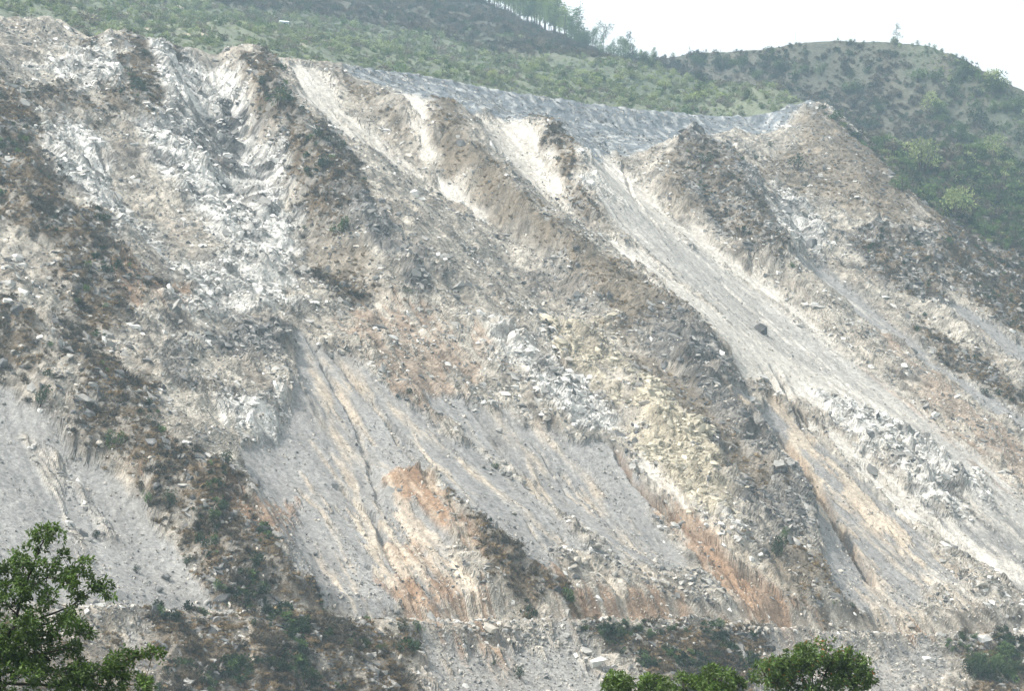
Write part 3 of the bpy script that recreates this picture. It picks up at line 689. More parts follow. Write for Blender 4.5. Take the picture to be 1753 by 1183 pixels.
# ------------------------------------------------------------------ placing helpers on the finished ground
def zat(s, d):
    j = int(np.clip(np.searchsorted(dd, d), 1, ND-1)); j = j if abs(dd[j]-d) < abs(dd[j-1]-d) else j-1
    i = int(np.clip(round((s-S[j,0])/(S[j,-1]-S[j,0])*(NS-1)), 0, NS-1))
    return float(Z[j,i])
hzi = lambda s, d: float(HZ[int(np.clip((d-np.interp(s,hs,e0))/(np.interp(s,hs,e1)-np.interp(s,hs,e0))*(HN_D-1),0,HN_D-1)), int(np.clip((s-120)/780*(HN_S-1),0,HN_S-1))])
def ground_at(px, py):
    """point of the finished ground seen at a pixel"""
    X, Zr = ray(px, py)
    y = np.arange(230.0, 1300.0, 0.6); s, d = sd_of(X*y, y)
    above = d > dcrest(s)+3
    j = np.clip(np.searchsorted(dd, d), 0, ND-1); i = np.clip(np.round((s-S[j,0])/(S[j,-1]-S[j,0])*(NS-1)).astype(int), 0, NS-1)
    zz = Z[j,i]
    ii = np.clip(((s-120)/780*(HN_S-1)).astype(int), 0, HN_S-1); jj = np.clip(((d-e0[ii])/(e1[ii]-e0[ii])*(HN_D-1)).astype(int), 0, HN_D-1)
    zz = np.where(above, HZ[jj,ii], zz)
    k = np.nonzero(zz >= Zr*y)[0]
    if len(k) == 0: return None
    k = k[0]
    return Vector((X*y[k], y[k], float(zz[k]))), float(s[k]), float(d[k])
def px_m(v): return v.y/F_PX          # metres per photograph pixel at a point

# ------------------------------------------------------------------ haze: one closed box of even pale air round the whole valley
def haze(density):
    bm = bmesh.new(); bmesh.ops.create_cube(bm, size=1)
    me = bpy.data.meshes.new('haze'); bm.to_mesh(me); bm.free()
    lo = Vector((-9500, -6500, -60)); hi = Vector((9500, 9500, 520))
    o = link('haze', me); o.location = (lo+hi)/2; o.scale = hi-lo
    m = bpy.data.materials.new('haze_air'); m.use_nodes = True; n = m.node_tree; n.nodes.clear()
    out = n.nodes.new('ShaderNodeOutputMaterial'); v = n.nodes.new('ShaderNodeVolumePrincipled')
    v.inputs['Color'].default_value = (.58,.83,1,1); v.inputs['Density'].default_value = density; v.inputs['Anisotropy'].default_value = .2
    n.links.new(v.outputs[0], out.inputs['Volume']); me.materials.append(m)
    tag(o, kind='stuff')
# ------------------------------------------------------------------ prototypes kept out of the scene, for the uncountable cover
def rock_mesh(name, seed, m, flat=.75, npt=15):
    r = random.Random(seed); bm = bmesh.new()
    ex = (1, r.uniform(.6, .95), r.uniform(.45, flat))
    for k in range(npt):
        v = Vector((r.gauss(0,1), r.gauss(0,1), r.gauss(0,1))).normalized()
        q = max(abs(v.x), abs(v.y), abs(v.z)); v = v.lerp(v/q, .45)*r.uniform(.40,.55)
        bm.verts.new((v.x*ex[0], v.y*ex[1], v.z*ex[2]))
    bmesh.ops.convex_hull(bm, input=bm.verts)
    for v in [v for v in bm.verts if not v.link_faces]: bm.verts.remove(v)
    me = bpy.data.meshes.new(name); bm.to_mesh(me); bm.free(); me.materials.append(m)
    return me
def quads(pos, dirv, nrm, ln, wd, fold=.0, tip=.15):
    """leaf or blade shapes: base, two sides, tip -> two triangles each"""
    side = np.cross(dirv, nrm); side /= np.linalg.norm(side, axis=1)[:,None]+1e-9
    up = np.cross(side, dirv)
    ln = np.broadcast_to(ln, (len(pos),))[:,None]; wd = np.broadcast_to(wd, (len(pos),))[:,None]
    b = pos; t = pos + dirv*ln - up*ln*tip; mid = pos + dirv*ln*.45
    l = mid + side*wd*.5 + up*wd*fold; r = mid - side*wd*.5 + up*wd*fold
    V = np.stack([b, r, t, l], 1).reshape(-1, 3)
    i = np.arange(len(pos))*4
    Fq = np.stack([np.stack([i, i+1, i+2], -1), np.stack([i, i+2, i+3], -1)], 1).reshape(-1, 3)
    return V, Fq
def unit(v): return v/(np.linalg.norm(v, axis=-1, keepdims=True)+1e-9)
def rnd_dir(n, rng, up=0.0):
    v = rng.normal(size=(n,3)); v = unit(v); v[:,2] += up; return unit(v)
def blob_points(n, rng, lobes, rad):
    """points through the volume of several uneven lobes, denser to their outside"""
    k = rng.integers(0, len(lobes), n); c = np.array([l[:3] for l in lobes])[k]; r = np.array([l[3] for l in lobes])[k]
    v = rnd_dir(n, rng); q = rng.uniform(.35, 1, n)**.6
    return c + v*(r*q)[:,None]*rad, v
def tubes(paths, sides=5):
    """tapered tubes: each path is a list of (point, radius)"""
    V, Fq = [], []
    for P in paths:
        base = len(V)
        for k, (p, r) in enumerate(P):
            p = Vector(p)
            a = Vector(P[min(k+1, len(P)-1)][0]) - Vector(P[max(k-1, 0)][0]); a = a.normalized() if a.length > 1e-6 else Vector((0,0,1))
            x = a.orthogonal().normalized(); y = a.cross(x)
            for i in range(sides):
                t = i/sides*2*math.pi; V.append(tuple(p + (x*math.cos(t)+y*math.sin(t))*r))
        for k in range(len(P)-1):
            for i in range(sides):
                Fq.append((base+k*sides+i, base+k*sides+(i+1)%sides, base+(k+1)*sides+(i+1)%sides, base+(k+1)*sides+i))
    return np.array(V), np.array(Fq)
def bush_mesh(name, seed, m, n=150, leaf=.16, h=.8, nl=6):
    rng = np.random.default_rng(seed)
    lobes = [(rng.uniform(-.3,.3), rng.uniform(-.3,.3), rng.uniform(.18,.62)*h, rng.uniform(.16,.30)) for _ in range(nl)]
    p, v = blob_points(n, rng, lobes, 1)
    p[:,2] = np.maximum(p[:,2], -.05)
    V, Fq = quads(p, unit(v+.6*rnd_dir(n, rng, .3)), rnd_dir(n, rng), leaf*rng.uniform(.7,1.3,n), leaf*.75, .1)
    me = mesh_np(name, V, Fq, False); me.materials.append(m); return me
def twig_mesh(name, seed, m, n=46):
    rng = np.random.default_rng(seed)
    p = np.stack([rng.normal(0,.10,n), rng.normal(0,.10,n), np.zeros(n)], -1)
    d = rnd_dir(n, rng, 1.0)
    V, Fq = quads(p, d, rnd_dir(n, rng), rng.uniform(.35,.9,n), .045, 0, .1)
    q = p + d*rng.uniform(.3,.6,(n,1)); d2 = unit(d+.8*rnd_dir(n, rng))
    V2, F2 = quads(q, d2, rnd_dir(n, rng), rng.uniform(.2,.42,n), .10, 0, .2)
    me = mesh_np(name, np.concatenate([V, V2]), np.concatenate([Fq, F2+len(V)]), False); me.materials.append(m); return me
def grass_mesh(name, seed, m, n=34):
    rng = np.random.default_rng(seed)
    p = np.stack([rng.uniform(-.4,.4,n), rng.uniform(-.4,.4,n), np.full(n,-.05)], -1); d = rnd_dir(n, rng, 1.4)
    V, Fq = quads(p, d, rnd_dir(n, rng), rng.uniform(.3,.7,n), .10, 0, .35)
    me = mesh_np(name, V, Fq, False); me.materials.append(m); return me
def proto_coll(name, meshes):
    c = bpy.data.collections.new(name)
    for me in meshes:
        c.objects.link(bpy.data.objects.new(me.name, me))
    return c
def scatter(name, P, sc, coll, label, cat, upright=False):
    n = len(P)
    me = bpy.data.meshes.new(name); me.vertices.add(n); me.vertices.foreach_set('co', np.ascontiguousarray(P, np.float32).ravel())
    a = me.attributes.new('size', 'FLOAT_VECTOR', 'POINT')
    s3 = np.repeat(sc[:,None], 3, 1)*RNG.uniform(.75, 1.25, (n,3)); a.data.foreach_set('vector', s3.astype(np.float32).ravel())
    a = me.attributes.new('turn', 'FLOAT_VECTOR', 'POINT')
    rt = RNG.uniform(0, 6.283, (n,3))
    if upright: rt[:,:2] = RNG.normal(0, .18, (n,2))
    a.data.foreach_set('vector', rt.astype(np.float32).ravel())
    a = me.attributes.new('pick', 'INT', 'POINT'); a.data.foreach_set('value', RNG.integers(0, len(coll.objects), n).astype(np.int32))
    o = link(name, me); tag(o, label, cat, kind='stuff')
    g = bpy.data.node_groups.new(name+'_scatter', 'GeometryNodeTree')
    g.interface.new_socket('Geometry', in_out='INPUT', socket_type='NodeSocketGeometry'); g.interface.new_socket('Geometry', in_out='OUTPUT', socket_type='NodeSocketGeometry')
    N = g.nodes; gi = N.new('NodeGroupInput'); go = N.new('NodeGroupOutput')
    ci = N.new('GeometryNodeCollectionInfo'); ci.inputs['Collection'].default_value = coll; ci.inputs['Separate Children'].default_value = True; ci.inputs['Reset Children'].default_value = True
    ip = N.new('GeometryNodeInstanceOnPoints'); ip.inputs['Pick Instance'].default_value = True
    def attr(nm, t):
        q = N.new('GeometryNodeInputNamedAttribute'); q.data_type = t; q.inputs['Name'].default_value = nm; return q.outputs['Attribute']
    er = N.new('FunctionNodeEulerToRotation')
    g.links.new(attr('turn', 'FLOAT_VECTOR'), er.inputs[0]); g.links.new(er.outputs[0], ip.inputs['Rotation'])
    g.links.new(attr('size', 'FLOAT_VECTOR'), ip.inputs['Scale']); g.links.new(attr('pick', 'INT'), ip.inputs['Instance Index'])
    g.links.new(gi.outputs[0], ip.inputs['Points']); g.links.new(ci.outputs[0], ip.inputs['Instance']); g.links.new(ip.outputs[0], go.inputs[0])
    md = o.modifiers.new('scatter', 'NODES'); md.node_group = g
    return o
inview = (D < dcrest(S)-1)
def pick(weight, n):
    w = (np.clip(weight, 0, None)*inview).ravel().astype(np.float64); c = np.cumsum(w); k = np.searchsorted(c, RNG.random(n)*c[-1])
    k = np.clip(k, 0, len(w)-1)
    P = np.stack([Xw.ravel()[k], Yw.ravel()[k], Z.ravel()[k]], -1) + RNG.normal(0, .12, (n,3))*np.array([1,1,0.2])
    return P, k
clump = np.clip(.35+1.6*fbm(S/5, D/5, 3, 950), .02, 1.5); streak = np.clip(.1+1.6*fbm(S/3, D/30, 3, 960), .01, 2)
rock_pale = [rock_mesh('pale_rock_shape', 40+i, M_STONE_PALE) for i in range(6)]
rock_grey = [rock_mesh('grey_rock_shape', 60+i, M_STONE_GREY) for i in range(6)]
rock_dark = [rock_mesh('dark_rock_shape', 80+i, M_STONE_DARK) for i in range(4)]
cp_pale = proto_coll('pale_rocks', rock_pale); cp_grey = proto_coll('grey_rocks', rock_grey)
cp_mix = proto_coll('mixed_rocks', rock_pale[:3]+rock_grey[:4]+rock_dark[:2])
def lognorm(n, med, sg, lo, hi): return np.clip(med*np.exp(RNG.normal(0, sg, n)), lo, hi)
P, k = pick((W[RUB]+.7*W[YEL]+.7*W[WHT]+.5*W[DRK]+.5*W[SHA])*clump, 26000)
scatter('rubble_stones', P, lognorm(len(P), .42, .5, .15, 1.5), cp_mix, 'broken pale and grey stones littering the rocky slope', 'stones')
P, k = pick(W[SCR]*(streak+.5*sstep(30,0,D-droad(S))), 16000)
scatter('scree_stones', P, lognorm(len(P), .30, .5, .12, 1.1), cp_mix, 'small grey stones lying in streaks on the scree fans', 'stones')
P, k = pick((W[TAN]+W[RED]+.5*W[PAL]+.4*W[DRY])*clump, 9000)
scatter('soil_stones', P, lognorm(len(P), .28, .5, .1, .9), cp_pale, 'pale stones scattered over tan and reddish soil', 'stones')
P, k = pick(((D < droad(S)-1.2) & (D > droad(S)-45))*(1.2-W[BRU])*clump, 9000)
scatter('embankment_stones', P, lognorm(len(P), .33, .5, .12, 1.2), cp_mix, 'mixed grey and pale rubble on the bank below the track', 'stones')
P, k = pick(np.exp(-((D-droad(S)+2.4)/1.8)**2)*np.clip(fbm(S/12, D/12, 3, 955)*3+.2, .02, 1), 3200)
scatter('track_edge_stones', P, lognorm(len(P), .32, .45, .12, .9), cp_mix, 'mixed stones heaped along the outer edge of the track', 'stones')
P, k = pick(W[BRU]*clump, 3500)
scatter('brush_stones', P, lognorm(len(P), .5, .5, .2, 1.4), cp_mix, 'stones showing between the dry brush of the spurs', 'stones')
# angular blocks of the outcrops, lying along the bedding
ax_x = Vector((CA*ct - SA*st_, SA*ct + CA*st_, T*st_)).normalized(); nrm_s = Vector((T*SA, -T*CA, 1)).normalized()
ax_z = (nrm_s - nrm_s.dot(ax_x)*ax_x).normalized(); ax_y = ax_z.cross(ax_x); BASE = Matrix((ax_x, ax_y, ax_z)).transposed()
M_STONE_WHITE = simple('white_rock', (.53,.51,.475), .95, .35, .9, .25); M_STONE_YEL = simple('yellowish_rock', (.42,.375,.29), .95, .35, .9, .25)
slab_w = [rock_mesh('white_slab_shape', 120+i, M_STONE_WHITE, .6, 13) for i in range(5)]; slab_g = [rock_mesh('grey_slab_shape', 140+i, M_STONE_GREY, .6, 13) for i in range(4)]
slab_d = [rock_mesh('dark_slab_shape', 160+i, M_STONE_DARK, .6, 13) for i in range(4)]; slab_y = [rock_mesh('yellow_slab_shape', 180+i, M_STONE_YEL, .6, 13) for i in range(3)]
def slabs(name, weight, n, med, coll, label):
    P, k = pick(weight, n)
    o = scatter(name, P - np.array(nrm_s)[None]*.12, lognorm(n, med, .48, .35, 2.6), coll, label, 'rocks')
    rt = np.empty((n,3), np.float32)
    for i in range(n):
        m_ = BASE @ Matrix.Rotation(random.gauss(0,.35), 3, 'Z') @ Matrix.Rotation(random.gauss(.25,.5), 3, 'X') @ Matrix.Rotation(random.gauss(0,.5), 3, 'Y')
        rt[i] = m_.to_euler()
    o.data.attributes['turn'].data.foreach_set('vector', rt.ravel())
    sz = np.empty(n*3, np.float32); o.data.attributes['size'].data.foreach_get('vector', sz); sz = sz.reshape(-1,3)*np.array([1.35,1.0,1.15],np.float32)
    o.data.attributes['size'].data.foreach_set('vector', sz.ravel())
og = np.clip(.25+1.5*fbm(S/8, D/8, 3, 990), .03, 1.2)
slabs('pale_outcrop_blocks', (W[WHT]+.10*W[RUB])*og, 12000, .80, proto_coll('white_slabs', slab_w+slab_g[:2]), 'pale fractured blocks of the white rock faces')
slabs('dark_outcrop_blocks', (W[DRK]+.55*W[BRU]+.10*W[WHT]+.2*W[DRY])*og*(1+.8*(S > 380)), 15000, .85, proto_coll('dark_slabs', slab_d+slab_g), 'dark fractured blocks of the grey rock ribs')
slabs('yellow_outcrop_blocks', W[YEL]*og, 2400, .75, proto_coll('yellow_slabs', slab_y), 'yellowish broken blocks of the central rock nose')
slabs('rubble_blocks', (W[RUB]+.3*W[RED])*og*(D > droad(S)+6), 13000, .60, proto_coll('rubble_slabs', rock_pale[:2]+slab_g+slab_d[:3]), 'loose tumbled blocks over the pale debris slope')
slabs('crest_blocks', W[SHA]*og+.3*np.exp(-((D-dcrest(S)+2)/2.5)**2), 7000, .55, proto_coll('crest_slabs', slab_g+slab_d[:3]), 'grey broken rock along the crest of the slide')
# dry brush, grass and low green cover
tw = [twig_mesh('dry_shrub_shape', i, M_TWIG) for i in range(4)]; gr = [grass_mesh('grass_tuft_shape', i, M_GRASS) for i in range(3)]
bd = [bush_mesh('dark_shrub_shape', i, M_LEAF_DARK) for i in range(4)]; bmid = [bush_mesh('green_shrub_shape', 20+i, M_LEAF_MID) for i in range(3)]
bpl = [bush_mesh('pale_shrub_shape', 30+i, M_LEAF_PALE) for i in range(3)]
bt = [bush_mesh('dry_bush_shape', 50+i, M_TWIG, 130, .13) for i in range(3)]
bgate = np.clip(fbm(S/9, D/9, 3, 970)*2.2+.45, 0, 1); ggate = np.clip(fbm(S/8, D/8, 3, 980)*3-.35, 0, 1)
P, k = pick(W[BRU]*(.1+bgate**2), 7500)
scatter('dry_brush', P, lognorm(len(P), 1.0, .35, .5, 2.2), proto_coll('dry_brush_shapes', tw+bt), 'brown leafless brush covering the spurs of the slope', 'brush', True)
P, k = pick((W[BRU]+.5*W[DRY])*(1.3-bgate), 17000)
scatter('dry_grass', P, lognorm(len(P), .75, .3, .4, 1.4), proto_coll('grass_shapes', gr), 'orange brown dry grass on the spurs', 'grass', True)
P, k = pick(W[BRU]*ggate*(1+3*(D < droad(S)+20)), 2200)
scatter('low_green_scrub', P, lognorm(len(P), 1.1, .4, .5, 2.4), proto_coll('scrub_shapes', bd+bmid[:1]), 'dark green low scrub among the dry brush', 'scrub', True)
P, k = pick(W[GRN]+.45*W[DRY]*(S > 475), 9000)
scatter('spur_scrub', P, lognorm(len(P), 1.7, .55, .6, 6), proto_coll('spur_scrub_shapes', bd[:2]+bmid+bpl[:1]+bt+tw[:1]), 'mixed green and brown scrub on the hazy far right spur', 'scrub', True)
# upper hillside cover
fv = (fr > .012) & (fr < 1.0)
w = (fv*(.35+np.clip(hn1*1.6+.4,0,1))*np.clip((dsky(HSs)-dcrest(HSs))/250,.3,1)).ravel(); cw = np.cumsum(w); kk = np.searchsorted(cw, RNG.random(52000)*cw[-1])
P = np.stack([hx.ravel()[kk], hy.ravel()[kk], HZ.ravel()[kk]], -1)
isb = dark_hill.ravel()[kk] > .4
scatter('hillside_scrub', P[~isb], lognorm((~isb).sum(), 1.35, .5, .5, 4.5), proto_coll('hill_scrub_shapes', [bush_mesh('hill_bush_shape', 70+i, m_) for i, m_ in enumerate((M_HILL_A, M_HILL_A, M_HILL_B, M_HILL_B, M_HILL_B, M_HILL_C, M_LEAF_MID))]), 'pale green and grey scrub covering the hillside behind the crest', 'scrub', True)
scatter('dark_undergrowth', P[isb], lognorm(isb.sum(), 1.8, .45, .8, 4), proto_coll('undergrowth_shapes', bd[:2]+bt+tw), 'dark undergrowth below the pine trees on the upper hill', 'scrub', True)

# ------------------------------------------------------------------ boulders one can pick out
def boulder(px, py, wpx, label, meshes, group=None, sc=(1,1,1)):
    g = ground_at(px, py)
    if g is None: return None
    p, s_, d_ = g; me = random.choice(meshes)
    o = link('boulder', me); q = wpx*px_m(p)
    o.scale = (q*sc[0], q*sc[1], q*sc[2]*1.25); o.rotation_euler = (random.uniform(-.3,.3), random.uniform(-.3,.3), random.uniform(0,6.28))
    o.location = p + Vector((0, -.1*q, .12*q)); tag(o, label, 'boulder', group)
    return o
for px, py, wpx, lab, ms_ in [
  (838,1085,27,'broad white boulder on the track edge above the rubble pile',rock_pale),
  (868,1080,20,'pale boulder just right of the broad white track edge boulder',rock_pale),
  (1122,963,15,'squarish white boulder at the foot of the central grey scree',rock_pale),
  (1138,1004,20,'largest pale boulder low in the dark boulder field',rock_pale),
  (1022,946,17,'pale boulder at the top left corner of the boulder field',rock_pale),
  (988,968,22,'yellowish boulder on the scree left of the boulder field',rock_pale),
  (1302,568,25,'dark rounded boulder alone on the pale upper chute',rock_dark),
  (1679,1008,24,'big white boulder alone on the right hand apron',rock_pale),
  (829,1035,11,'small round tan boulder alone on the grey gully floor',rock_pale),
  (285,992,20,'dark boulder resting on the left scree fan',rock_dark),
  (271,1012,17,'dark low boulder below another on the left scree fan',rock_dark),
  (32,540,32,'dark wedge shaped rock at the left edge of the slope',rock_dark),
  (6,628,28,'dark rock cut off by the left edge of the photo',rock_dark),
  (62,590,18,'dark grey rock below the wedge shaped rock',rock_dark),
  (136,726,14,'pale grey boulder on the brushy left spur',rock_grey),
  (1377,370,24,'upright pale rock slab on the right hand ridge',rock_pale),
  (1348,366,26,'dark upright rock fin beside the pale slab',rock_dark),
  (1390,425,24,'dark block at the head of the right scree chute',rock_dark),
  (955,1016,20,'dark angular block in the brush above the track',rock_dark),
  (270,840,22,'dark boulder among green shrubs on the left spur',rock_dark),
  (990,457,14,'dark rounded rock on the brown central ridge',rock_dark),
  (1300,655,16,'white block in the dark rocks at the gully head',rock_pale),
  (780,512,18,'dark block under the central overhang',rock_dark),
  (855,741,14,'grey boulder in the small cluster on the scree',rock_grey),
  (650,655,9,'white stone on the reddish rubble beside the scree fan',rock_pale),
  (880,882,12,'white stone on the streaked scree above the brushy mound',rock_pale),
  (1440,980,11,'pale stone at the foot of the right hand gully',rock_pale),
  (1540,760,13,'pale block on the white rock apron',rock_pale),
  (1650,815,24,'dark rock nose on the pale right apron',rock_dark),
  (1560,1082,18,'tan block at the roadside under the earth heap',rock_pale)]:
    boulder(px, py, wpx, lab, ms_)
def field(n, pts, lo, hi, label, group, meshes):
    P_ = np.array(pts)
    x0, y0 = P_.min(0); x1, y1 = P_.max(0); k = 0; tries = 0
    while k < n and tries < n*30:
        tries += 1; x, y = random.uniform(x0,x1), random.uniform(y0,y1)
        _, ins, _ = seg_dist(P_.astype(np.float32), np.array([x]), np.array([y]), True)
        if ins[0]: boulder(x, y, min(hi, lo*random.paretovariate(2.2)), label, meshes, group); k += 1
field(80, [(1000,948),(1060,955),(1120,968),(1190,975),(1235,1010),(1230,1040),(1170,1035),(1110,1010),(1060,980),(1010,972)], 6, 15, 'angular boulder in the dark boulder field above the track', 'boulders of the boulder field', rock_grey+rock_pale[:3]+rock_dark[:1])
field(56, [(760,1076),(880,1072),(990,1084),(1010,1130),(900,1115),(820,1100)], 6, 14, 'pale boulder in the rubble pile spilling below the track', 'boulders spilled below the track', rock_pale+rock_grey[:3])
field(46, [(1040,1066),(1200,1066),(1330,1082),(1330,1092),(1200,1080),(1040,1078)], 6, 13, 'pale boulder in the row along the track edge', 'boulders lining the track edge', rock_pale)
field(36, [(600,545),(700,535),(800,590),(840,660),(840,730),(760,730),(680,670)], 5, 12, 'pale block on the reddish rubble slope at the centre', 'blocks on the reddish rubble', rock_pale+rock_grey[:2])
field(16, [(765,925),(815,925),(815,955),(770,955)], 5, 11, 'pale stone in the little heap left of the brushy mound', 'stones of the little heap', rock_pale)
field(24, [(1590,1098),(1753,1098),(1753,1130),(1620,1150),(1500,1165)], 5, 11, 'pale stone on the rubble bank at lower right', 'stones of the lower right bank', rock_pale+rock_grey[:2])
field(14, [(825,795),(880,795),(880,825),(835,820)], 5, 10, 'grey stone in the rock cluster on the central scree', 'stones of the scree cluster', rock_grey)

# ------------------------------------------------------------------ single shrubs
def shrub_parts(seed, leafm, n=420, leaf=.075):
    rng = np.random.default_rng(seed)
    nl = 9; lobes = [(rng.uniform(-.32,.32), rng.uniform(-.32,.32), rng.uniform(.2,.72), rng.uniform(.12,.24)) for _ in range(nl)]
    p, v = blob_points(n, rng, lobes, 1); p[:,2] = np.maximum(p[:,2], .0)
    V, Fq = quads(p, unit(v+.6*rnd_dir(n, rng, .3)), rnd_dir(n, rng), leaf*rng.uniform(.7,1.4,n), leaf*.7, .12)
    fm = mesh_np('foliage', V, Fq, False); fm.materials.append(leafm)
    paths = [[((0,0,-.12), .03), ((l[0]*.5, l[1]*.5, l[2]*.5), .018), ((l[0], l[1], l[2]), .006)] for l in lobes]
    V, Fq = tubes(paths, 4); sm = mesh_np('stem', V, Fq, True); sm.materials.append(M_BARK)
    return fm, sm
SHR = {k: [shrub_parts(300+10*i+j, m_) for j in range(3)] for i, (k, m_) in enumerate((('dark', M_LEAF_DARK), ('mid', M_LEAF_MID), ('pale', M_LEAF_PALE), ('dry', M_TWIG)))}
def shrub(px, py, wpx, kind, label, group=None, tall=1.0, base=None):
    g = ground_at(px, py) if base is None else base
    if g is None: return
    p = g[0]; q = wpx*px_m(p)
    root = link('shrub', None); root.location = p; root.scale = (q, q, q*tall); root.rotation_euler = (0,0,random.uniform(0,6.28))
    tag(root, label, 'shrub', group)
    fm, sm = random.choice(SHR[kind])
    link('foliage', fm, None, root); link('stem', sm, None, root)
for px, py, wpx, kind, lab in [
  (476,185,44,'mid','large green shrub high on the dark central spur'),
  (450,150,24,'dark','dark shrub just above the large green one on the central spur'),
  (550,245,30,'dark','dull green shrub midway down the dark central spur'),
  (556,295,34,'dark','dark shrub on the right flank of the central spur'),
  (586,405,40,'mid','bright green shrub at the lower end of the dark central spur'),
  (698,508,20,'dark','narrow dark shrub beside the overhanging rocks'),
  (238,160,34,'dark','dark shrub on the small spur at upper left'),
  (45,165,20,'dark','dark shrub on the rocks at far upper left'),
  (68,695,44,'dark','green shrub at the top of the left scree fan'),
  (198,780,40,'mid','green shrub where the left spur meets the scree'),
  (182,765,24,'dark','dark shrub left of the green one beside the scree'),
  (255,866,34,'mid','green shrub below the dark boulder on the left spur'),
  (290,875,34,'dark','dark shrub right of the boulder on the left spur'),
  (386,795,30,'dark','dark shrub on the grey debris right of the left spur'),
  (320,978,24,'dark','bluish green shrub at the edge of the left scree'),
  (375,1028,26,'mid','light green shrub at the foot of the left spur'),
  (165,925,18,'dark','small shrub alone on the left scree fan'),
  (234,985,16,'dark','small grey green shrub low on the left scree fan'),
  (700,680,16,'dark','small dark shrub on the reddish rubble slope'),
  (850,806,18,'mid','small green shrub among the stones on the central scree'),
  (1210,282,30,'dark','green shrub on the crest of the right hand ridge'),
  (1294,276,16,'dark','small shrub right of the ridge crest shrub'),
  (1364,292,32,'dark','green shrub alone on the pale right hand slope'),
  (1318,252,14,'dark','small dark shrub near the grey crest'),
  (1357,462,16,'mid','small upright shrub at the foot of the right hand ridge'),
  (1378,322,15,'dark','small shrub below the lone green shrub'),
  (1328,955,44,'dark','dark green shrub at the foot of the central rock nose'),
  (1345,930,26,'mid','lighter shrub above the dark one at the rock nose'),
  (1430,1047,14,'mid','small bright shrub above the track at right'),
  (1462,1050,14,'dark','small dark shrub above the track at right'),
  (1230,1085,26,'mid','bright green shrub on the stony track edge'),
  (890,1165,26,'dark','dark green shrub on the grey bank below the track'),
  (846,1140,12,'mid','tiny green shrub on the grey bank below the track'),
  (715,1090,26,'mid','green shrub at the track edge beside the dark brush'),
  (690,1086,22,'dark','dark shrub left of the track edge shrub'),
  (1690,680,20,'dark','dark shrub low on the right hand spur'),
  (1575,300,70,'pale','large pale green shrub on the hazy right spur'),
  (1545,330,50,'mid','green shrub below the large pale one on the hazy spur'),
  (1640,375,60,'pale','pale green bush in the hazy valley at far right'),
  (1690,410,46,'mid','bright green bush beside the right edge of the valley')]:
    shrub(px, py, wpx, kind, lab)
def shrubs(n, pts, lo, hi, kinds, label, group, tall=1.0):
    P_ = np.array(pts, np.float32); x0, y0 = P_.min(0); x1, y1 = P_.max(0); k = 0
    for t in range(n*30):
        if k >= n: break
        x, y = random.uniform(x0,x1), random.uniform(y0,y1)
        _, ins, _ = seg_dist(P_, np.array([x]), np.array([y]), True)
        if ins[0]: shrub(x, y, random.uniform(lo,hi), random.choice(kinds), label, group, tall); k += 1
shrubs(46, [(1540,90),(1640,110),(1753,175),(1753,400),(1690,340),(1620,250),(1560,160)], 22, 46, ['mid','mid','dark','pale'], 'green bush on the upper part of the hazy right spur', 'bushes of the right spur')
shrubs(22, [(1400,100),(1470,110),(1530,230),(1540,290),(1480,240),(1400,160)], 16, 34, ['dark','dry','mid'], 'dull bush on the shaded left flank of the hazy spur', 'bushes of the spur flank')
shrubs(30, [(990,1078),(1090,1076),(1200,1084),(1110,1100),(1010,1105)], 10, 20, ['mid','dark'], 'green shrub in the strip just under the stony track edge', 'shrubs under the track edge')
shrubs(26, [(430,1070),(600,1072),(700,1095),(690,1160),(560,1170),(450,1120)], 14, 28, ['dark','dry','dark','mid'], 'shrub in the dark thicket below the track', 'shrubs of the dark thicket')
shrubs(22, [(1650,1150),(1700,1130),(1753,1125),(1753,1183),(1660,1183)], 22, 44, ['mid','dark'], 'green bush in the lower right corner', 'bushes in the lower right corner')
shrubs(14, [(1625,1095),(1680,1100),(1660,1125),(1620,1120)], 10, 18, ['mid','dark'], 'small green bush on the rubble bank at right', 'bushes of the right bank')
shrubs(40, [(850,110),(1050,130),(1250,160),(1330,170),(1240,188),(1100,175),(950,158),(840,138)], 16, 30, ['pale','pale','mid'], 'rounded pale bush on the hillside just above the grey crest', 'pale bushes above the crest', .8)
shrubs(30, [(1060,100),(1180,100),(1300,95),(1380,80),(1380,150),(1200,150)], 16, 32, ['dry','dark','mid'], 'brownish bush on the hillside saddle', 'bushes of the hillside saddle')

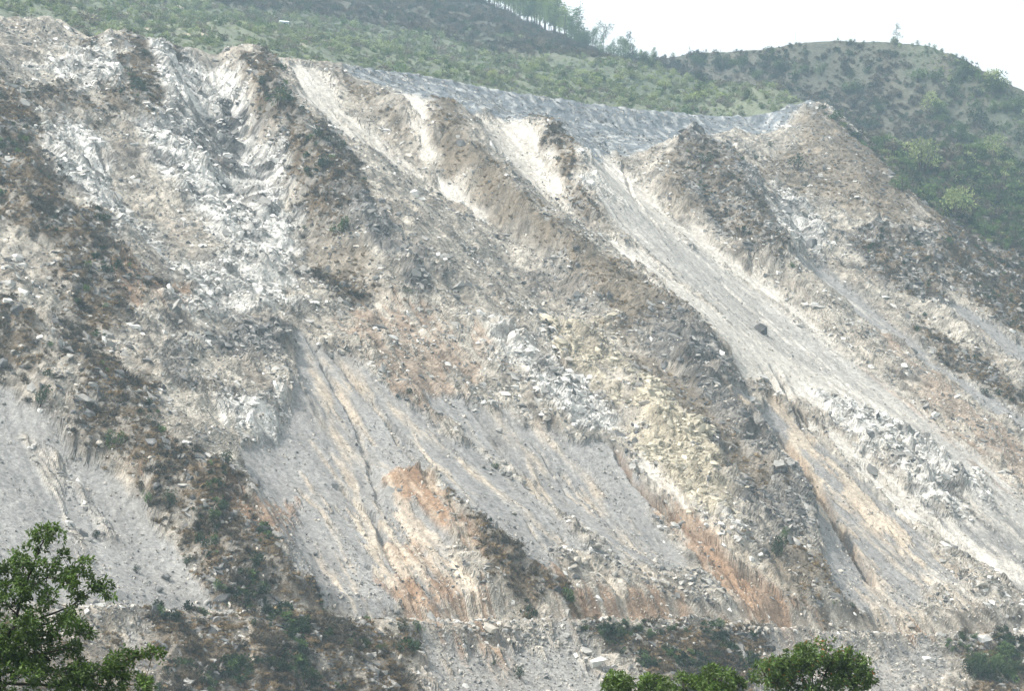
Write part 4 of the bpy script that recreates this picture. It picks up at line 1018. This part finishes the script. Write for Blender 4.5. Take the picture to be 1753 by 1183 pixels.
# ------------------------------------------------------------------ trees on the skyline
def far_tree(seed, style, leafm):
    """unit-height tree -> (trunk mesh, crown mesh)"""
    rng = np.random.default_rng(seed); lean = rng.normal(0, .04)
    if style == 'bare': lean = .10
    pts = [(lean*t*t*3+.01*math.sin(5*t+seed), .01*math.cos(4*t+seed), t*(.97 if style != 'broad' else .7)) for t in np.linspace(-.04, 1, 9)]
    r0 = {'pine': .016, 'umbrella': .016, 'broad': .022, 'sparse': .012, 'bare': .010}[style]
    paths = [[(p, r0*(1-.75*k/8)) for k, p in enumerate(pts)]]
    lobes = []
    def limb(h, ang, ln, rise):
        i = min(8, max(0, int(h*8))); b = np.array(pts[i]); e = b + np.array([math.cos(ang)*ln, math.sin(ang)*ln, rise])
        m_ = (b+e)/2 + np.array([0,0,-.01]); paths.append([(b, r0*.4), (m_, r0*.28), (e, r0*.12)]); return e
    if style == 'pine': hr, nb, lr = (.40, 1.0), 20, (.07, .115)
    elif style == 'umbrella': hr, nb, lr = (.58, 1.0), 13, (.06, .10)
    elif style == 'broad': hr, nb, lr = (.22, .95), 22, (.10, .17)
    elif style == 'sparse': hr, nb, lr = (.25, 1.0), 14, (.04, .075)
    else: hr, nb, lr = (.4, .95), 6, (.012, .02)
    for i in range(nb):
        h = hr[0] + (hr[1]-hr[0])*(i+rng.random())/nb
        q = (h-hr[0])/(hr[1]-hr[0])
        ln = {'pine': .20*(1.1-q*.75), 'umbrella': .27*(.55+.6*q)*(1.0 if q < .85 else .5), 'broad': .30*math.sin(math.pi*(.15+.8*q)), 'sparse': .13*(1.1-.7*q), 'bare': .08}[style]*rng.uniform(.6,1.2)
        e = limb(h if style != 'broad' else h*.75, rng.uniform(0,6.28), ln, ln*rng.uniform(.1,.5))
        lobes.append((*e, rng.uniform(*lr))); 
        if style in ('pine','broad','umbrella'): mid = np.array(pts[min(8,int(h*8))])*.45 + e*.55; lobes.append((*mid, rng.uniform(*lr)*.8))
    n = {'pine': 900, 'umbrella': 560, 'broad': 800, 'sparse': 330, 'bare': 24}[style]
    p, v = blob_points(n, rng, lobes, 1); p[:,2] -= .0
    sz = .036 if style != 'broad' else .036
    V, Fq = quads(p, unit(v+.7*rnd_dir(n, rng, .2)), rnd_dir(n, rng), sz*rng.uniform(.7,1.4,n), sz*.6, .1)
    cm = mesh_np('crown', V, Fq, False); cm.materials.append(leafm)
    V, Fq = tubes(paths, 5); tm = mesh_np('trunk', V, Fq, True); tm.materials.append(M_BARK)
    return tm, cm
FT = {'pine': [far_tree(i, 'pine', M_PINE) for i in range(4)], 'palepine': [far_tree(14+i, 'pine', simple('hazy_pine_leaves', (.17,.215,.10), .8, .3, 1, .25, .25)) for i in range(3)], 'umbrella': [far_tree(5, 'umbrella', M_PINE)],
      'broad': [far_tree(7+i, 'broad', M_LEAF_MID) for i in range(3)], 'sparse': [far_tree(10+i, 'sparse', M_LEAF_MID) for i in range(2)], 'bare': [far_tree(12, 'bare', M_TWIG)]}
def sky_tree(px, hpx, style, label, name='pine_tree', group=None, back=0.0, below=0.0):
    # stands on the crest line of the hill in that direction, 'back' metres behind it
    best = None
    for py in np.arange(-60, 200, 2.0):
        g = ground_at(px, py)
        if g is not None: best = g; break
    if best is None: return
    p, s_, d_ = best
    d_ = d_ - below + back; x_, y_ = xy_of(s_, d_); p = Vector((x_, y_, hzi(s_, d_)-.3))
    root = link(name, None); root.location = p; q = hpx*px_m(p); w = q*random.uniform(.85,1.2)
    root.scale = (w, w, q); root.rotation_euler = (0, 0, random.uniform(0,6.28)); tag(root, label, 'tree', group)
    tm, cm = random.choice(FT[style]); link('trunk', tm, None, root); link('crown', cm, None, root)
random.seed(21)
for i in range(64):
    t = i/63; px = 775 + 200*t + random.uniform(-3,3)
    sky_tree(px, random.uniform(62,88)*(1-.12*t), random.choice(['pine','palepine','palepine']), 'slim pale pine in the dense row along the skyline', 'pine_tree', 'pines in the skyline row', random.uniform(-3,6))
for i in range(26):
    sky_tree(random.uniform(560,790), random.uniform(45,75), random.choice(['pine','palepine']), 'pine on the dark upper hill left of the skyline row', 'pine_tree', 'pines on the upper hill', 0, random.uniform(0,60))
for px, h, st, lab, nm in [
  (985,72,'pine','dense pine at the lower end of the skyline row','pine_tree'),(1002,58,'broad','bushy tree just below the skyline row','broadleaf_tree'),
  (990,84,'bare','thin bare trunk rising above the skyline trees','dead_tree'),(1031,64,'umbrella','flat topped pine standing alone on the skyline','pine_tree'),
  (1018,40,'broad','bushy tree left of the flat topped pine','broadleaf_tree'),(1078,60,'sparse','thin feathery tree on the skyline right of the flat topped pine','thin_tree'),
  (1060,34,'sparse','small thin tree between the pine and the feathery tree','thin_tree'),(1096,26,'broad','low dark rounded tree at the right end of the skyline trees','broadleaf_tree'),
  (1150,16,'broad','small rounded tree in the saddle of the skyline','broadleaf_tree'),(1178,16,'sparse','tiny pale tree on the skyline right of the saddle','thin_tree'),
  (1358,22,'bare','tiny spindly tree on the rising skyline','thin_tree'),(1316,14,'bare','tiny bare sapling on the bare skyline','thin_tree'),
  (1534,44,'sparse','lone slender tree on top of the right hand hill','thin_tree'),(1527,20,'broad','low bush tree at the foot of the lone slender tree','broadleaf_tree'),
  (1474,14,'pine','small conifer on top of the right hand hill','pine_tree'),(1452,12,'broad','small round tree left of the hilltop conifer','broadleaf_tree'),
  (1645,14,'broad','small green tree on the descending right skyline','broadleaf_tree'),(1672,12,'sparse','tiny tree low on the descending right skyline','thin_tree')]:
    sky_tree(px, h, st, lab, nm, below=1.0)
for i in range(34):
    px = random.uniform(972,1112); t = (px-972)/140
    sky_tree(px, random.uniform(34,66)*(1-.62*t), random.choice(['pine','broad','sparse','palepine','broad']), 'hazy tree on the skyline between the pine row and the saddle', 'skyline_tree', 'trees between pine row and saddle', 0, random.uniform(-2,9))
for i in range(26):
    sky_tree(random.uniform(1560,1660), random.uniform(9,17), 'broad', 'low green tree fringing the top of the right hand hill', 'broadleaf_tree', 'fringe of low trees on the right hill', 0, random.uniform(0,10))

# ------------------------------------------------------------------ small things on the crest
def boxm(name, lo, hi, m, parent=None):
    bm = bmesh.new(); bmesh.ops.create_cube(bm, size=1)
    for v in bm.verts: v.co = Vector([lo[i] + (v.co[i]+.5)*(hi[i]-lo[i]) for i in range(3)])
    bmesh.ops.bevel(bm, geom=bm.edges[:], offset=.03, segments=1, affect='EDGES')
    me = bpy.data.meshes.new(name); bm.to_mesh(me); bm.free(); return link(name, me, m, parent)
g = ground_at(486, 47)
if g:
    root = link('hut', None); root.location = g[0]; root.rotation_euler = (0,0,.3); tag(root, 'tiny pale blue hut on the hillside above the crest', 'hut')
    M_W = simple('hut_wall', (.45,.52,.56), .8, .1, 3, 0); M_R = simple('hut_roof', (.60,.62,.62), .5, .1, 3, 0)
    boxm('wall', (-1.6,-1.3,-.6), (1.6,1.3,2.1), M_W, root)
    V = np.array([(-1.9,-1.6,2.05),(1.9,-1.6,2.05),(1.9,1.6,2.05),(-1.9,1.6,2.05),(-1.9,0,2.9),(1.9,0,2.9)]); 
    me = bpy.data.meshes.new('roof'); me.from_pydata([tuple(v) for v in V], [], [(0,1,5,4),(2,3,4,5),(0,4,3),(1,2,5),(0,3,2,1)]); link('roof', me, M_R, root)
    boxm('door', (-.4,-1.36,-.5), (.4,-1.30,1.6), M_BARK, root)
g = ground_at(935, 216)
if g:
    V, Fq = tubes([[((0,0,-.3),.12),((.02,0,.7),.10),((.0,0,1.5),.08),((0,0,1.53),.02)]], 7)
    o = link('post', mesh_np('post', V, Fq), M_BARK_DARK); o.location = g[0]; tag(o, 'short dark post standing on the pale crest above the brown ridge', 'post')

# ------------------------------------------------------------------ foreground trees on the near bank
def fore_tree(name, label, y0, clumps, limbs, base_px, leafm, leaf, per, seed, depth, rust=0.0, trunk_r=.16):
    """clumps (px, py, radius px) and limbs (pixel paths) laid out at the tree's own distance, spread in depth"""
    rng = np.random.default_rng(seed); rnd = random.Random(seed); mp = y0/F_PX
    def pt(px, py, dy):
        X, Zr = ray(px, py); return np.array([X*(y0+dy), y0+dy, Zr*(y0+dy)])
    bz = float(near_z(np.array(0.0), np.array(float(y0)))); b = pt(*base_px, 0); root_p = np.array([b[0], y0, bz-.3])
    root = link(name, None); root.location = tuple(root_p); tag(root, label, 'tree')
    LP = []
    def smooth_path(P, r0, r1, wob):
        Q = []
        for (a, c) in zip(P[:-1], P[1:]):
            for k in range(4): Q.append(a+(c-a)*k/4 + rng.normal(0, wob, 3)*(k > 0))
        Q.append(P[-1]); n = len(Q)
        return [(q-root_p, r0+(r1-r0)*k/(n-1)) for k, q in enumerate(Q)]
    tk = smooth_path([root_p, root_p*.4+b*.6+np.array([.1,0,0]), b], trunk_r, trunk_r*.65, .03)
    V, Fq = tubes([tk], 9); link('trunk', mesh_np('trunk', V, Fq), M_BARK_DARK, root)
    nodes = [b]
    for L, r0 in limbs:
        dz = rnd.uniform(-1,1)*depth*.5
        P = [pt(px, py, dz*k/(len(L)-1)) for k, (px, py) in enumerate(L)]
        V, Fq = tubes([smooth_path(P, r0, r0*.3, .012)], 6); link('branch', mesh_np('branch', V, Fq), M_BARK_DARK, root)
        nodes += P[1:]
    nodes = np.array(nodes)
    pos, dr, tw_ = [], [], []
    for px, py, r in clumps:
        for rep in range(2):
            c = pt(px+rng.normal(0, r*.3), py+rng.normal(0, r*.3), rng.uniform(-depth, depth)*.7)
            j = nodes[np.argmin(((nodes-c)**2).sum(1)+.02*(nodes[:,2] > c[2]))]
            mid = (c+j)/2 + np.array([0,0,-.05]); tw_.append([(j-root_p, .016), (mid-root_p, .011), (c-root_p, .005)])
            R = r*mp
            n = int(per*(r/22)**1.6/2)+14
            # small sprays inside the clump, leaves radiating from each spray tip
            ns = max(4, n//12); spv = rnd_dir(ns, rng, .15); sp = c + spv*(R*rng.uniform(.35,1.0,ns))[:,None]*np.array([1,1,.8])
            k = rng.integers(0, ns, n)
            d_ = unit(spv[k]*.5 + rnd_dir(n, rng, -.05) + np.array([.25,0,.05])); pos.append(sp[k] + d_*leaf*.25 + rng.normal(0, leaf*.25, (n,3))); dr.append(d_)
            for q in sp[:6]: tw_.append([(c-root_p, .006), ((c+q)/2-root_p, .005), (q-root_p, .003)])
    pos = np.concatenate(pos)-root_p; dr = np.concatenate(dr); n = len(pos)
    nr = unit(rnd_dir(n, rng)*.8 + np.array([-.1,-.15,.8]))
    V, Fq = quads(pos, dr, nr, leaf*rng.uniform(.65,1.25,n), leaf*.46, .16, .25)
    rusty = rng.random(n) < rust
    if rust:
        f0 = np.repeat(~rusty, 2)
        cr_ = link('crown', mesh_np('crown', V, Fq[f0], True), leafm, root); link('rusty_leaves', mesh_np('rusty_leaves', V, Fq[~f0], True), M_LEAF_RUST, cr_)
    else: cr_ = link('crown', mesh_np('crown', V, Fq, True), leafm, root)
    V, Fq = tubes(tw_, 4); link('twigs', mesh_np('twigs', V, Fq), M_BARK_DARK, cr_)
    return root
LC = [(85,918,22),(62,934,16),(38,965,26),(100,958,14),(100,975,20),(8,985,22),(-8,975,14),(62,1000,24),(30,1000,20),(112,1000,20),(140,985,20),(163,998,16),(178,1010,14),(122,985,12),(90,1028,20),(32,1030,22),(0,1025,22),(132,1022,14),(120,1058,26),(66,1058,24),(22,1072,26),(140,1078,16),(95,1088,30),(40,1105,34),(128,1108,18),(85,1128,34),(20,1148,40),(70,1168,36),(118,1145,24),(0,1100,34),(0,1178,40),(110,1180,28),(-20,1060,30),(-30,1130,40),
      (150,1145,22),(172,1165,24),(200,1130,20),(188,1150,18),(228,1120,14),(255,1117,12),(272,1120,8),(210,1160,22),(238,1168,16),(248,1182,14),(150,1180,26),(190,1185,24)]
LL = [([(2,1112),(25,1072),(42,1010),(58,965),(75,925)], .055), ([(22,1080),(70,1058),(120,1040),(165,1005)], .04), ([(42,1012),(80,990),(130,990)], .028), ([(30,1055),(5,1030),(-15,1000)], .03),
      ([(10,1100),(60,1078),(110,1055),(140,1030)], .032), ([(40,1015),(45,985),(36,965)], .02), ([(5,1135),(70,1120),(120,1110)], .035), ([(5,1170),(100,1175),(160,1160),(205,1135),(262,1118)], .04), ([(120,1172),(180,1175),(240,1172)], .025)]
fore_tree('broadleaf_tree', 'windblown green tree with dark stems in the lower left corner', 55, LC, LL, (-5,1150), M_LEAF_FORE, .125, 330, 5, .9)
rr = random.Random(3)
def dome(cx, cy, rx, ry, n, r):
    out = []
    for k in range(n):
        a = rr.uniform(0, 2*math.pi); q = math.sqrt(rr.uniform(.04, 1)); out.append((cx+rx*q*math.cos(a), cy+ry*q*math.sin(a), r*rr.uniform(.75,1.25)))
    return out
RC = dome(1395,1168,88,58,46,17) + [(1385,1110,16),(1412,1106,12),(1372,1118,14),(1440,1122,15),(1462,1136,14),(1478,1150,10),(1345,1130,15),(1318,1140,13),(1298,1150,12),(1288,1164,9)]
RL = [([(1390,1240),(1388,1190),(1395,1140)], .06), ([(1390,1225),(1350,1175),(1320,1150)], .045), ([(1392,1220),(1430,1170),(1460,1145)], .045), ([(1390,1210),(1370,1150),(1360,1125)], .035), ([(1392,1205),(1415,1150),(1425,1125)], .035)]
fore_tree('broadleaf_tree', 'rounded dense green tree with a few rusty leaves at the bottom edge', 95, RC, RL, (1390,1245), M_LEAF_FORE2, .19, 300, 8, 1.6, .03, .2)
for cx, cy, rx, ry, n, y0, sd_, lab in [
  (1235,1176,38,30,16,82,31,'pointed green treetop just left of the rounded tree'),
  (1170,1188,34,26,14,84,32,'low green treetop second from the left at the bottom edge'),
  (1118,1186,28,24,12,80,33,'low green treetop between two others at the bottom edge'),
  (1056,1178,18,16,8,78,34,'small isolated green treetop at the bottom edge')]:
    cl = dome(cx, cy, rx, ry, n, 13) + [(cx-4, cy-ry, 9), (cx+rx*.6, cy-ry*.6, 9), (cx-rx*.6, cy-ry*.5, 9)]
    fore_tree('broadleaf_tree', lab, y0, cl, [([(cx,cy+70),(cx-2,cy+30),(cx,cy-8)], .04), ([(cx,cy+55),(cx+rx*.5,cy+10)], .03), ([(cx,cy+55),(cx-rx*.5,cy+12)], .03)], (cx, cy+75), M_LEAF_FORE2, .17, 260, sd_, 1.2, 0, .13)
haze(0.00028)
# alike things told apart by their order across the view
def ordinal(k): return '%d%s' % (k, 'th' if 10 < k % 100 < 14 else {1:'st',2:'nd',3:'rd'}.get(k % 10, 'th'))
GR = {}
for o in list(C.objects):
    if o.parent is None and o.get('group'): GR.setdefault(o['group'], []).append(o)
for g_, L in GR.items():
    L.sort(key=lambda o: o.location.x/o.location.y)
    for k, o in enumerate(L, 1): o['label'] = o['label'] + ', ' + ordinal(k) + ' from left'
